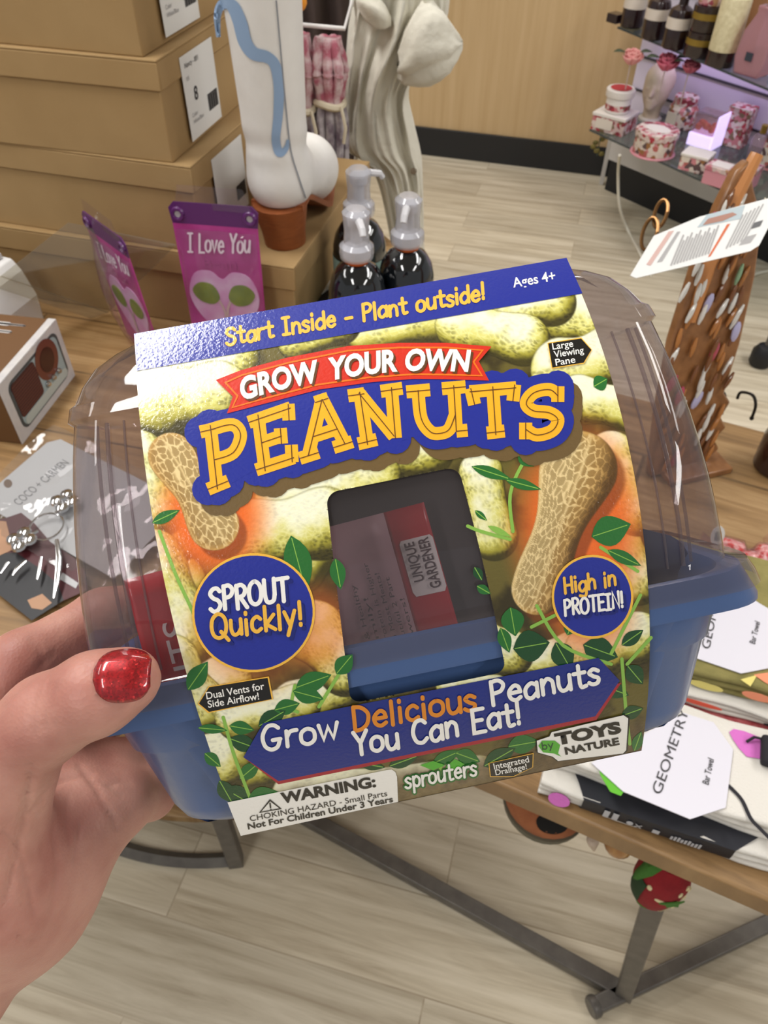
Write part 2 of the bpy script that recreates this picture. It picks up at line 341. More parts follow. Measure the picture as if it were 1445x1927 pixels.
# ================================================================ the boxed grow kit held in the hand
# local frame of the kit: x along its width, y up its front, z out of the front; origin in the middle of the card's top fold
ke = np.array([.9808,.188,-.0509]); kn = np.array([.0694,-.0934,.9932]); ke /= np.linalg.norm(ke); kn -= ke*np.dot(kn,ke); kn /= np.linalg.norm(kn); ku = np.cross(kn,ke)
KO_c = np.array([-.0779,.0558,-.2378])+ke*.0695
KB = RC@np.stack([ke,ku,kn],1); KO = CAM+RC@KO_c
BASE = np.array([0,-.1665,-.02])                      # the kit's base, where its Empty sits
KM = np.eye(4); KM[:3,:3] = KB; KM[:3,3] = KO+KB@BASE
kit = thing('grow_kit', 'blue plastic peanut growing kit with clear lid and printed card sleeve, held in the hand', 'planter kit', M=KM)
CAMK = (CAM-KO)@KB                                     # camera position in the kit's frame
def prof(y): return np.interp(y, [-.1681,0], [0,0])*0+(((-6.3584*y-5.9251)*y-.817)*y-.0003)
def kloc(uv, dz=0.0, z=None):
    """photo measurement -> point on the card's curved face (or on the plane z) in the kit's frame"""
    uv = np.atleast_2d(np.asarray(uv, float)); r = np.stack([(uv[:,0]-CX)/F, -(uv[:,1]-CY)/F, -np.ones(len(uv))], 1)@RC.T@KB
    zz = np.full(len(uv), .02)
    for _ in range(1 if z is not None else 40):
        if z is not None: zz = np.broadcast_to(z, (len(uv),))
        t = (zz-CAMK[2])/r[:,2]; P = CAMK+r*t[:,None]
        if z is None: zz = .5*zz+.5*(prof(np.clip(P[:,1],-.175,.004))+dz)
    return P
def kadd(g, v, f, m=0): g.add(np.asarray(v)-BASE, f, m)
class KG(G):
    def add(s, v, f, m=0): return G.add(s, np.asarray(v, float).reshape(-1,3)-BASE, f, m)
def rr(y, hw, zf, zb, rx=.02, rz=.026, nc=9):
    out = []
    for sx, szc, t0 in ((1,1,0),(-1,1,math.pi/2),(-1,-1,math.pi),(1,-1,1.5*math.pi)):
        zc = zf-rz if szc > 0 else zb+rz
        for k in range(nc):
            t = t0+k/(nc-1)*math.pi/2; c, s_ = math.cos(t), math.sin(t)
            e = .82; c = math.copysign(abs(c)**e, c); s_ = math.copysign(abs(s_)**e, s_)
            out.append((sx*(hw-rx)+rx*c, y, zc+rz*s_))
    return np.array(out)
lid_m = film('clear_lid', (226,220,222), (176,168,172), .085, .045, 1.5)
lid = KG()
st = [(.0005,.070,-.010,-.040),(-.0015,.0775,-.004,-.046),(-.004,.083,-.0005,-.049),(-.008,.0885,prof(-.008)-.0016,-.051),(-.0135,.0925,prof(-.0135)-.0016,-.0525),(-.0185,.0947,prof(-.0185)-.0016,-.0535),
      (-.0196,.0962,prof(-.0196)-.0008,-.0545),(-.0238,.0968,prof(-.0238)-.0008,-.0548),(-.0252,.0953,prof(-.0252)-.0018,-.054)]
st += [(y, .0953+(-.0252-y)/.08*.0078, prof(y)-.0018, -.054-(-.0252-y)*.06) for y in (-.035,-.045,-.055,-.065,-.075,-.085,-.095,-.102)]
st += [(-.1028,.1055,prof(-.1028)-.0014,-.060),(-.1036,.1095,prof(-.104)-.0006,-.0635),(-.1075,.1118,prof(-.1075)-.0004,-.0655),(-.112,.1138,prof(-.112)-.0004,-.067)]
lid.loft([rr(*s[:4]) for s in st], cap1=False); link('lid', lid, lid_m, kit, sharp=28)
for sx in (-1,1):                                       # moulded ribs down the lid's corners
    for xo, k in ((.0795,1.0),(.0835,.8),(.0745,.55)):
        ribs = KG(); ys = np.linspace(-.027,-.1,12); P = np.stack([sx*(xo+(-.027-ys)*.028), ys, prof(ys)-.0014-(.0035 if xo > .08 else 0)], 1); ribs.tube(P, .0007*k, 6); link('rib', ribs, lid_m, kit)
tray_m = mat('blue_plastic', (72,98,146), .3, spec=.5, coat=.15, bump=(300,.03))
tray = KG()
ts = [(-.158,.084,.0005,-.040),(-.112,.0965,.0205,-.050),(-.1052,.1015,.0225,-.057),(-.1045,.1045,prof(-.1045)-.003,-.060),(-.1052,.1075,prof(-.1052)-.0016,-.063),(-.1165,.1135,prof(-.1165)-.0014,-.068),(-.1182,.1138,prof(-.1182)-.0016,-.0682),
      (-.1184,.1125,.0195,-.067),(-.1184,.1025,.0168,-.057),(-.130,.1005,.0125,-.0545),(-.1312,.0992,.0112,-.0535),(-.157,.0952,-.0003,-.047),(-.162,.0935,-.003,-.0455),(-.1655,.0895,-.0075,-.042),(-.1668,.083,-.012,-.038)]
tray.loft([rr(*s) for s in ts], cap0=True, cap1=True); link('tray', tray, tray_m, kit, sharp=40)

ip = KG(); q_ = kloc([(1190,992),(1205,994),(1262,1008),(1284,1022),(1299,1050),(1305,1092),(1300,1130),(1190,1150)], z=-.012); ip.add(np.concatenate([q_, q_-[0,0,.002]]), [tuple(range(8)), tuple(range(15,7,-1))]+[(j,(j+1)%8,(j+1)%8+8,j+8) for j in range(8)]); link('inner_panel', ip, mat('navy_panel',(30,44,84),.4), kit, smooth=False)
li = KG(); li.box((-.066,-.157,-.036),(.066,-.03,-.035)); link('card_liner', li, mat('charcoal_card',(66,62,62),.8), kit, smooth=False)
# ---- card sleeve: curved front sheet with a window, painted print, plus top, back and bottom panels
def hash2(ix, iy, k): 
    h = (ix*374761393+iy*668265263+k*2147483647) & 0xffffffff; h = ((h ^ (h >> 13))*1274126177) & 0xffffffff; return ((h ^ (h >> 16)) & 0xffff)/65535.0
def vnoise(x, y, k=0):
    ix = np.floor(x).astype(np.int64); iy = np.floor(y).astype(np.int64); fx = x-ix; fy = y-iy; fx = fx*fx*(3-2*fx); fy = fy*fy*(3-2*fy)
    return (hash2(ix,iy,k)*(1-fx)+hash2(ix+1,iy,k)*fx)*(1-fy)+(hash2(ix,iy+1,k)*(1-fx)+hash2(ix+1,iy+1,k)*fx)*fy
def fbm(x, y, k=0): return .5*vnoise(x,y,k)+.27*vnoise(2*x,2*y,k+1)+.15*vnoise(4*x,4*y,k+2)+.08*vnoise(8*x,8*y,k+3)
def cells(x, y, k=0):
    ix = np.floor(x).astype(np.int64); iy = np.floor(y).astype(np.int64); d1 = np.full(x.shape, 9.0); d2 = d1.copy()
    for a in (-1,0,1):
        for b in (-1,0,1):
            jx = ix+a; jy = iy+b; d = np.hypot(jx+hash2(jx,jy,k)-x, jy+hash2(jx,jy,k+9)-y); n1 = np.minimum(d1,d); d2 = np.minimum(d2, np.maximum(d1,d)); d1 = n1
    return d1, d2-d1
def sst(a, b, x): t = np.clip((x-a)/(b-a),0,1); return t*t*(3-2*t)
def mixc(A, B, t): return A*(1-t[:,None])+np.asarray(B, float)*t[:,None]
def shell(x, y, x1, y1, x2, y2, r1, r2, waist=.16):
    """peanut outline: distance inside (0 edge, 1 middle), along coordinate, across coordinate"""
    L = math.hypot(x2-x1, y2-y1); tx, ty = (x2-x1)/L, (y2-y1)/L; a = (x-x1)*tx+(y-y1)*ty; c = -(x-x1)*ty+(y-y1)*tx
    t = np.clip(a/L,0,1); r = r1+(r2-r1)*t; r = r*(1-waist*np.sin(math.pi*t)**2); d = np.hypot(a-t*L, c); return d/r, a, c, r
def print_colour(uv):
    x, y = uv[:,0], uv[:,1]; A = np.tile(np.array([104,94,42.]), (len(x),1)); A = mixc(A, (56,48,22), sst(.4,.7,fbm(x/60,y/60,3)))
    pn = [(420,1460,540,1430,50,50),(300,1190,330,1100,60,60),(330,1000,300,930,60,50),(620,1010,560,1060,60,60),(860,1290,940,1310,40,40),(1000,1250,1080,1230,44,44),(300,1460,420,1430,60,60),(300,1330,420,1290,64,58),(560,1330,640,1290,52,48),(1120,1230,1200,1200,60,50),(880,1190,960,1230,45,45),(560,1500,900,1470,50,50),(1150,1010,1200,1090,55,50),
          (690,625,820,600,42,46),(560,640,640,610,40,40),(1075,590,1110,600,60,50),(970,580,1040,570,50,45),(300,700,430,678,58,60),(300,755,410,740,70,62),(260,860,300,960,52,52),(870,612,985,640,52,50),(1060,695,1150,668,62,58),
          (1090,752,1190,770,48,44),(700,872,810,852,46,44),(540,945,690,900,62,66),(480,1010,610,985,72,70),(1150,860,1200,960,50,50),(905,890,930,1010,42,46),(285,1060,350,1190,66,66),(590,1190,650,1260,62,52),(320,1250,380,1330,58,52),(450,1350,560,1330,46,44)]
    for k, (x1,y1,x2,y2,r1,r2) in enumerate(pn):
        d, a, c, r = shell(x,y,x1,y1,x2,y2,r1,r2); ins = 1-sst(.96,1.03,d)
        if not ins.any(): continue
        h = np.sqrt(np.clip(1-np.clip(d,0,1)**2,0,1)); L_ = math.hypot(x2-x1,y2-y1); tx, ty = (x2-x1)/L_, (y2-y1)/L_; t_ = np.clip(a/L_,0,1)
        nx = (x-x1-tx*t_*L_)/r; ny = (y-y1-ty*t_*L_)/r; dif = np.clip(-.30*nx-.62*ny+.72*h, -.2, 1.2)
        wx = fbm(x/24,y/24,5)*2.0; wy = fbm(x/24,y/24,8)*2.0; d1, e = cells(a/12.5+k*7.1+wx, c/(6+3*h)+wy, k); pit = 1-sst(.12,.5,d1); net = 1-sst(.02,.24,e); pt = sst(.3,.62,fbm(x/34,y/34,k+3))
        lum = .15+.86*dif+.40*(fbm(x/28,y/28,k)-.45); cc = mixc(np.tile(np.array([66,60,22.]),(len(x),1)), (160,152,52), sst(.10,.42,lum)); cc = mixc(cc, (222,216,118), sst(.36,.66,lum)); cc = mixc(cc, (252,252,222), sst(.62,.95,lum))
        cc = cc*(1-.30*pit*pt*(1-.7*sst(.55,.9,lum)))[:,None]; cc = mixc(cc, (252,250,206), .34*net*sst(.3,.7,lum)); cc = cc*(.55+.45*sst(0,.40,h))[:,None]
        A = A*(1-ins)[:,None]+cc*ins[:,None]
    # warm printed glows round the two ripe shells
    for gx,gy,rx,ry,k in ((400,970,135,160,1.0),(1090,990,160,240,1.0),(470,1200,150,140,.4),(600,1180,90,110,.5),(1110,1160,110,110,.55)):
        q = np.hypot((x-gx)/rx,(y-gy)/ry); A = mixc(A, (240,112,40), k*(1-sst(.4,1.0,q)))
    # drop shade printed under the title
    for (x1,y1,x2,y2,r1,r2,sh,fx) in ((322,858,402,988,44,48,0,1),(1088,884,1012,1108,74,50,1,-1)):
        d, a, c, r = shell(x-16,y-18,x1,y1,x2,y2,r1,r2,.26); A = mixc(A, (120,56,20), .62*(1-sst(.9,1.05,d)))
        d, a, c, r = shell(x,y,x1,y1,x2,y2,r1,r2,.26); ins = 1-sst(.97,1.02,d); h = np.sqrt(np.clip(1-np.clip(d,0,1)**2,0,1))
        wv = fbm(x/26,y/26,21)*1.1; ang = np.arcsin(np.clip(c/r,-1,1)); row = np.abs(np.sin(ang*2.6+wv*.3)); _, e = cells(a/19+wv, ang*r1/13+wv, 33); net = 1-sst(.05,.22,e)
        ridge = np.maximum(net, .8*(1-sst(.0,.22,row)))
        lum = np.clip(.72+.5*(-fx*c/r*1.05+.2)*1.0-.35*(1-h)+.15*(fbm(x/12,y/12,4)-.5),0,1.2) if sh else np.clip(.82-.3*(1-h)-.12*c/r,0,1.2)
        cc = mixc(np.tile(np.array([92,62,24.]),(len(x),1)), (206,160,88), sst(.1,.6,lum)); cc = mixc(cc, (232,200,134), sst(.55,1.0,lum)); cc = mixc(cc, (243,220,166), ridge*.75*sst(.3,.8,lum)); cc = cc*(1-.22*(1-ridge)*sst(.2,.7,h))[:,None]; cc = cc*(.7+.3*sst(0,.3,h))[:,None]
        A = A*(1-ins)[:,None]+cc*ins[:,None]
    # brown soil towards the foot of the print
    q = sst(1432,1492,y+.19*(x-700)+30*(fbm(x/40,y/40,2)-.5)); A = mixc(A, (128,102,68), .8*q); A = A*(1-.35*q*fbm(x/14,y/14,6))[:,None]
    return np.clip(A,0,255)
NXc, NYc = 500, 620
xs = np.linspace(-.0695,.0695,NXc); ysl = np.linspace(0,-.1681,NYc)
GX, GY = np.meshgrid(xs, ysl); GV = np.stack([GX, GY, prof(GY)], -1)
win = kloc([(613,928),(862,878),(952,1264),(660,1324)])[:,:2]
def sdquad(P, q):
    d = None
    for i in range(4):
        a, b = q[i], q[(i+1) % 4]; t = (b-a)/np.linalg.norm(b-a); s = (P[...,0]-a[0])*t[1]-(P[...,1]-a[1])*t[0]; d = s if d is None else np.stack([d,s]).max(0)
    return d
cen = win.mean(0); sg = sdquad(cen[None,:], win)[0]; sgn = 1 if sg < 0 else -1
def wind(P):
    D = []
    for i in range(4):
        a, b = win[i], win[(i+1) % 4]; t = (b-a)/np.linalg.norm(b-a); D.append(sgn*((P[...,0]-a[0])*t[1]-(P[...,1]-a[1])*t[0]))
    D = np.stack(D)+.0035; return np.maximum(D,0).__pow__(2).sum(0)**.5-.0035+np.minimum(D.max(0),0)
wd_ = wind(GV[...,:2]); hole = wd_ < 0
# snap rim vertices onto the window outline for a clean cut
stp = .139/NXc; near = np.abs(wd_) < stp*1.01
gy_, gx_ = np.gradient(wd_, ysl, xs); GL = np.hypot(gx_,gy_)+1e-9
GV[...,0] -= np.where(near, wd_*gx_/GL**2, 0); GV[...,1] -= np.where(near, wd_*gy_/GL**2, 0); GV[...,2] = prof(GV[...,1])
I, J = np.meshgrid(np.arange(NYc-1), np.arange(NXc-1), indexing='ij'); cm = wind((GV[:-1,:-1,:2]+GV[1:,1:,:2]+GV[1:,:-1,:2]+GV[:-1,1:,:2])/4); I = I[cm > 0]; J = J[cm > 0]
fq = np.stack([I*NXc+J, (I+1)*NXc+J, (I+1)*NXc+J+1, I*NXc+J+1], 1)
W3 = KO+GV.reshape(-1,3)@KB.T; cuv = pix(W3); colr = s2l(print_colour(cuv))
cg = KG(); cg.add(GV.reshape(-1,3), fq.tolist())
card_m = mat('printed_card', (255,255,255), .45, spec=.25, coat=.8, attr='print', bump=(950,.13,.0012))
sleeve = link('card_sleeve', cg, card_m, kit, sharp=None)
at_ = sleeve.data.color_attributes.new('print','FLOAT_COLOR','POINT'); at_.data.foreach_set('color', np.c_[colr, np.ones(len(colr))].astype(np.float32).ravel())
sb2 = KG(); path = [(0,-.0003),(.0012,-.012),(.0012,-.050),(-.02,-.057),(-.10,-.071),(-.118,-.0715),(-.135,-.062),(-.169,-.05),(-.1695,-.02),(-.1681,0)]
sb2.grid(np.array([[(x,y,z) for x in (-.0695,.0695)] for y,z in path])); link('sleeve_back', sb2, mat('grey_card_inside', (122,116,114), .8), sleeve, smooth=False)
# ---------------------------------------------------------------- what is printed on the card (flat inks on its face)
_lay = [0]
def ink(name, c):
    return mat('ink_'+name, c, .45, spec=.25, coat=.8, bump=(950,.10,.0012))
BLUE, YEL, WHT, BLK, RED, ORG = ink('blue',(32,46,150)), ink('yellow',(250,182,40)), ink('white',(248,246,240)), ink('black',(22,20,18)), ink('red',(214,48,28)), ink('orange',(245,120,30))
NAVY = ink('navy',(22,34,116)); BRN = ink('brown_shade',(110,88,52)); GRN = ink('leaf',(38,110,46)); LGRN = ink('stem',(140,190,80)); DGRN = ink('dark_leaf',(24,74,38)); LINE = ink('outline',(96,62,30)); GOLD = ink('gold',(246,190,70)); GLEAF = ink('bright_leaf',(84,178,50))
class P2:
    """one printed part, drawn in photo measurements and laid on the card"""
    def __init__(s, lift): s.g = KG(); s.l = lift; s.k = 0; s.pm = 0
    def add(s, v, f, m=0):
        """cut the flat shape into narrow bands across the card's bend, then lay it on"""
        s.k += 1 if m == s.pm else 16; s.pm = m; v = np.asarray(v, float); bm = bmesh.new(); vs = [bm.verts.new((x,-y,0)) for x,y in v]
        for q in f:
            try: bm.faces.new([vs[i] for i in q])
            except ValueError: pass
        h = v[:,1]+.185*v[:,0]; h0, h1 = h.min(), h.max(); st_ = 13.0
        for c in np.arange(math.ceil(h0/st_)*st_, h1, st_):
            bmesh.ops.bisect_plane(bm, geom=bm.verts[:]+bm.edges[:]+bm.faces[:], plane_co=(0,-c,0), plane_no=(-.185,1,0))
        bm.verts.index_update(); w_ = np.array([(t.co.x,-t.co.y) for t in bm.verts]); fl = []
        for fc in bm.faces:
            t = [k.index for k in fc.verts]; p = w_[t]; ar = np.sum(p[:,0]*np.roll(p[:,1],-1)-np.roll(p[:,0],-1)*p[:,1]); fl.append(t if ar < 0 else t[::-1])
        bm.free(); s.g.add(kloc(w_, s.l*1.1e-4+s.k*1e-6), fl, m); return s
    def poly(s, p, m=0):
        p = np.asarray(p,float); bm = bmesh.new(); fc = bm.faces.new([bm.verts.new((x,-y,0)) for x,y in p])
        bmesh.ops.triangulate(bm, faces=[fc]); bm.verts.index_update(); f = [[t.index for t in k.verts] for k in bm.faces]; bm.free(); return s.add(p, f, m)
    tri = poly
    def stroke(s, p, hw, m=0, closed=False, cap=True):
        v, f = ribbon2d(p, hw, closed, cap); return s.add(v, f, m)
    def done(s, name, mats, parent=None): return link(name, s.g, mats, parent or sleeve, smooth=True, sharp=None)
def base_map(p0, p1, h, shear=0.0):
    p0 = np.array(p0,float); p1 = np.array(p1,float); L = np.linalg.norm(p1-p0); ex = (p1-p0)/L; ey = np.array([ex[1],-ex[0]])+ex*shear
    return p0, ex, ey, L, h
def hand_text(P, txt, p0, p1, h, hw, m=0, shear=0.05, jitter=.03, off=(0,0), arc=0.0):
    ss, wd_t = hand_strokes(txt, jitter); p0, ex, ey, L, h = base_map(p0,p1,h,shear)
    for s in ss:
        q = p0+np.outer(s[:,0]/wd_t*L, ex)+np.outer(s[:,1]*h+arc*np.sin(np.pi*s[:,0]/wd_t), ey)+np.array(off)
        if len(q) == 2 and np.linalg.norm(q[1]-q[0]) < hw*.8: q[1] = q[0]+ey*hw*.8
        P.stroke(q, hw, m)
def font_text(P, txt, p0, p1, h, m=0, bold=.0, italic=0.0, off=(0,0), arc=0.0, shear=0.0):
    v, f, wd_t = font_mesh(txt, bold, italic); p0, ex, ey, L, h = base_map(p0,p1,h,shear)
    q = p0+np.outer(v[:,0]/wd_t*L, ex)+np.outer(v[:,1]/.73*h+arc*np.sin(np.pi*v[:,0]/wd_t), ey)+np.array(off); P.add(q, f, m)
# leaves and stems
P = P2(1)
def leaf(cx, cy, L, W, a, m=0):
    P.k = int(cx+cy) % 3*18; P.pm = m
    t = np.linspace(0,1,9); wv = W/2*np.sin(np.pi*t**.85); a = math.radians(a); c, s_ = math.cos(a), math.sin(a); x = (t-.5)*L
    up = np.stack([x,wv],1); dn = np.stack([x,-wv],1)[::-1][1:-1]; q = np.concatenate([up,dn]); q = np.stack([cx+q[:,0]*c-q[:,1]*s_, cy+q[:,0]*s_+q[:,1]*c],1); P.tri(q, m)
    P.stroke([(cx-L*.45*c, cy-L*.45*s_),(cx+L*.4*c, cy+L*.4*s_)], .8, 2)
P.k = -14
for st_ in ([(300,1000),(330,1080),(362,1150),(372,1180)],[(965,1000),(960,930),(985,870),(1010,845)],[(960,1015),(905,1000),(880,990)],[(1010,1140),(1060,1215),(1150,1250)],[(1150,1230),(1205,1120)],[(1170,1240),(1178,1340),(1185,1400)],[(420,1350),(440,1420),(470,1500)],[(555,1290),(548,1330),(560,1340)],
            [(640,1265),(600,1330)],[(1130,1030),(1200,1075)],[(1060,1150),(1000,1180)],[(830,1440),(825,1470)],[(1180,1250),(1225,1200)]):
    P.stroke(smoothline(st_,5), 3.2, 2)
for a in ((562,1062,112,52,75,0),(312,972,58,22,-25,0),(636,1080,60,30,80,0),(372,1272,66,36,-55,0),(590,1282,72,38,-20,0),(580,1308,60,34,15,0),(648,1250,48,34,-50,0),(512,1352,60,34,-30,1),(540,1330,50,30,-15,0),(460,1400,60,32,20,1),(455,1370,48,26,10,0),
          (400,1372,56,18,5,0),(450,1500,66,40,30,1),(495,1498,60,36,-15,0),(425,1490,50,30,60,1),(925,890,80,22,18,0),(990,865,40,26,40,0),(985,912,70,20,15,0),(940,1000,50,12,25,2),(1150,998,78,58,-18,0),(1175,1050,70,24,25,0),(1130,720,30,30,-30,0),
          (965,1170,56,44,80,0),(1000,1215,70,60,-10,1),(1060,1235,60,44,60,1),(1075,1175,44,28,-70,0),(950,1205,50,26,70,0),(1190,1200,50,26,-35,1),(1130,1225,70,50,20,1),(1195,1270,46,36,50,1),(1160,1300,50,30,20,1),(1190,1340,44,26,-20,1),(1150,1365,50,26,-40,1),
          (900,1080,30,18,60,1),(910,1110,30,18,30,0),(940,1425,70,34,-30,1),(985,1400,60,36,-10,0),(880,1425,50,30,20,0),(760,1432,60,24,-20,1),(700,1440,50,20,10,1),(840,1425,60,24,-25,0),(1200,1395,40,20,-70,0),(400,1430,40,24,40,0),(905,970,30,12,40,0),(470,1450,50,28,-40,0)):
    leaf(*a)
P.done('printed_leaves', [GRN, DGRN, LGRN])
# top strip
P = P2(2); P.poly([(252,628),(1066,485),(1096,552),(257,698)]); P.done('printed_strip', BLUE)
P = P2(3); hand_text(P, 'Start Inside - Plant outside!', (426,650), (914,563), 31, 3.1, 0, .1); P.done('strip_lettering', GOLD)
P = P2(3); font_text(P, 'Ages 4+', (966,541), (1046,527), 19, 0, .015); P.done('age_lettering', WHT)
# title: word PEANUTS as slab letters with a blue backing
quads = [((368,806),(460,786),(458,900),(388,930)),((462,788),(551,757),(556,868),(479,893)),((563,762),(645,735),(664,836),(564,868)),((654,740),(757,726),(762,820),(672,842)),((764,733),(876,723),(880,815),(775,825)),((880,731),(974,723),(962,815),(904,822)),((978,736),(1056,726),(1060,812),(983,828))]
def bil(q, p):
    p = np.atleast_2d(p); u, v = p[:,0:1], p[:,1:2]; a,b,c,d = [np.array(k,float) for k in q]; return (a*(1-u)+b*u)*v+(d*(1-u)+c*u)*(1-v)
LET = {'P':['.3,1 .3,.0','~.3,.93 .75,.93 .92,.72 .75,.48 .3,.46','.08,.93 .4,.93','.06,.06 .6,.06'],
 'E':['.26,1 .26,0','.05,.92 .95,.92','.26,.5 .72,.5','.05,.07 .97,.07','.9,1 .9,.72','.92,.0 .92,.3','.7,.64 .7,.37'],
 'A':['.52,.97 .16,.05','.52,.97 .86,.05','.28,.36 .76,.36','.36,.95 .66,.95','.0,.05 .36,.05','.64,.05 1,.05'],
 'N':['.22,1 .22,0','.2,.98 .78,.04','.8,1 .8,.0','.0,.95 .3,.95','.6,.95 1,.95','.03,.06 .42,.06'],
 'U':['~.2,.97 .2,.4 .34,.1 .52,.05 .68,.12 .8,.4','.8,1 .8,.05','.0,.95 .4,.95','.6,.95 1,.95','.8,.06 1,.06'],
 'T':['.5,1 .5,0','.02,.93 .98,.93','.06,1 .06,.66','.94,1 .94,.66','.22,.06 .78,.06'],
 'S':['~.92,.78 .72,.95 .34,.93 .14,.74 .3,.56 .68,.46 .88,.28 .74,.07 .36,.04 .1,.2','.92,1 .9,.66','.08,.0 .1,.34']}
def letter_lines(ch, q):
    o = []
    for s in LET[ch]:
        p = np.array([[float(k) for k in t.split(',')] for t in s.lstrip('~').split()]); p = smoothline(p,6) if s[0] == '~' else p; o.append(bil(q,p))
    return o
sh = P2(2); bk = P2(4); yl = P2(5); dl = P2(6); BANN = [(406,715),(452,697),(540,673),(655,651),(750,645),(840,645),(925,652),(901,680),(920,716),(850,714),(780,713),(700,719),(600,733),(500,759),(427,778),(438,746)]
for ch, q in zip('PEANUTS', quads):
    for ln in letter_lines(ch, q):
        sh.stroke(ln+np.array([16,20]), 30); bk.stroke(ln, 30); yl.stroke(ln, 12.3, cap=False); dl.stroke(ln, .9, cap=False)
bk.k -= 0; bk.poly([(372,812),(440,760),(560,745),(760,720),(1050,715),(1060,800),(880,812),(700,830),(560,860),(470,890),(400,930)])
sh.done('title_shade', BRN); bk.done('title_backing', BLUE); yl.done('title_lettering', YEL); dl.done('title_outline', LINE)
P = P2(6); P.poly(BANN); P.done('printed_ribbon', RED)
P = P2(7); c0 = np.array([665,700.]); P.stroke(np.array([(424,720),(455,706),(545,682),(655,660),(750,654),(840,654),(908,659),(891,681),(907,707),(845,705),(780,704),(695,710),(597,724),(500,749),(437,767),(447,745)]), 1.6, closed=True); P.done('ribbon_line', ORG)
P = P2(8)
for wv, p0, p1, h, ar in (('GROW',(456,752),(606,716),41,3),('YOUR',(622,714),(748,697),41,2),('OWN',(762,696),(886,698),40,1)):
    font_text(P, wv, p0, p1, h, 1, .042, .15, (4,4), ar); font_text(P, wv, p0, p1, h, 0, .042, .15, (0,0), ar)
P.done('ribbon_lettering', [WHT, LINE])
# black pointers
def pointer(pts, lines, nm):
    P = P2(3); c = np.mean(pts,0); P.poly(pts, 1); P.poly(c+(np.array(pts)-c)*np.array([.965,.93]), 0); o = P.done('printed_pointer', [BLK, GOLD])
    P = P2(5)
    for t, a, b, h in lines: font_text(P, t, a, b, h, 0, .012)
    P.done(nm, WHT)
pointer([(1030,645),(1094,635),(1114,658),(1099,684),(1038,694)], [('Large',(1040,658),(1079,652),13),('Viewing',(1043,673),(1099,664),13),('Pane',(1046,688),(1083,682),13)], 'pointer_lettering')
pointer([(372,1325),(392,1292),(506,1273),(514,1316),(392,1342)], [('Dual Vents for',(389,1316),(498,1297),14),('Side Airflow!',(392,1332),(488,1316),14)], 'pointer_lettering')
pointer([(919,1436),(1004,1417),(1003,1444),(966,1462),(922,1462)], [('Integrated',(930,1448),(996,1434),12),('Drainage!',(933,1459),(992,1447),11)], 'pointer_lettering')
# round badges
for (cx,cy,rx,ry,a,ls) in ((477,1153,116,112,-.2,(('SPROUT',(396,1152),(545,1128),43,4.0,0),('Quickly!',(398,1203),(572,1176),45,3.6,1))),(1115,1123,77,79,0,(('High in',(1062,1117),(1160,1101),29,2.7,1),('PROTEIN!',(1062,1159),(1174,1142),29,2.6,0)))):
    P = P2(3); P.poly(ellipse(cx,cy,rx,ry,48,a), 1); P.poly(ellipse(cx,cy,rx-4.5,ry-4.5,48,a), 0); P.done('printed_badge', [BLUE, GOLD])
    P = P2(6)
    for t, p0, p1, h, hw, m in ls: hand_text(P, t, p0, p1, h, hw, 2, .08, .04, (6,7)); hand_text(P, t, p0, p1, h, hw, m, .08, .04)
    P.done('badge_lettering', [WHT, GOLD, NAVY])
# lower banner
bp = np.array([(458,1425),(495,1361),(1126,1238),(1166,1281),(1120,1348),(524,1470)],float)
P = P2(3); P.poly(bp[[0,5,4,3]]+np.array([(0,0),(0,6),(2,7),(3,4)]), 1); P.poly(bp, 0); P.done('printed_banner', [ink('banner_blue',(26,44,130)), ink('crimson',(166,34,50))])
P = P2(6)
for t, p0, p1, h, hw, m in (('Grow',(494,1414),(640,1388),46,3.8,0),('Delicious',(664,1376),(898,1334),44,3.8,1),('Peanuts',(924,1328),(1131,1286),44,3.8,0),('You Can Eat!',(668,1422),(983,1362),43,3.8,0)): hand_text(P, t, p0, p1, h, hw, m, .08, .03)
P.done('banner_lettering', [WHT, ink('amber',(226,140,40))])
# warning box
P = P2(3); P.poly([(428,1510),(728,1449),(737,1448),(744,1453),(747,1462),(749,1509),(453,1573)]); P.done('warning_panel', WHT)
P = P2(5); font_text(P, 'WARNING:', (530,1512), (708,1480), 20, 0, .04); font_text(P, 'CHOKING HAZARD - Small Parts', (471,1546), (729,1498), 11, 0, .0); font_text(P, 'Not For Children Under 3 Years', (467,1561), (740,1509), 11.5, 0, .025)
P.stroke([(508,1506),(489,1529),(528,1522)], 1.4, closed=True); P.stroke([(508,1512),(509,1520)],1.3); P.stroke([(509.5,1523.5),(509.7,1524)],1.3); P.done('warning_lettering', BLK)
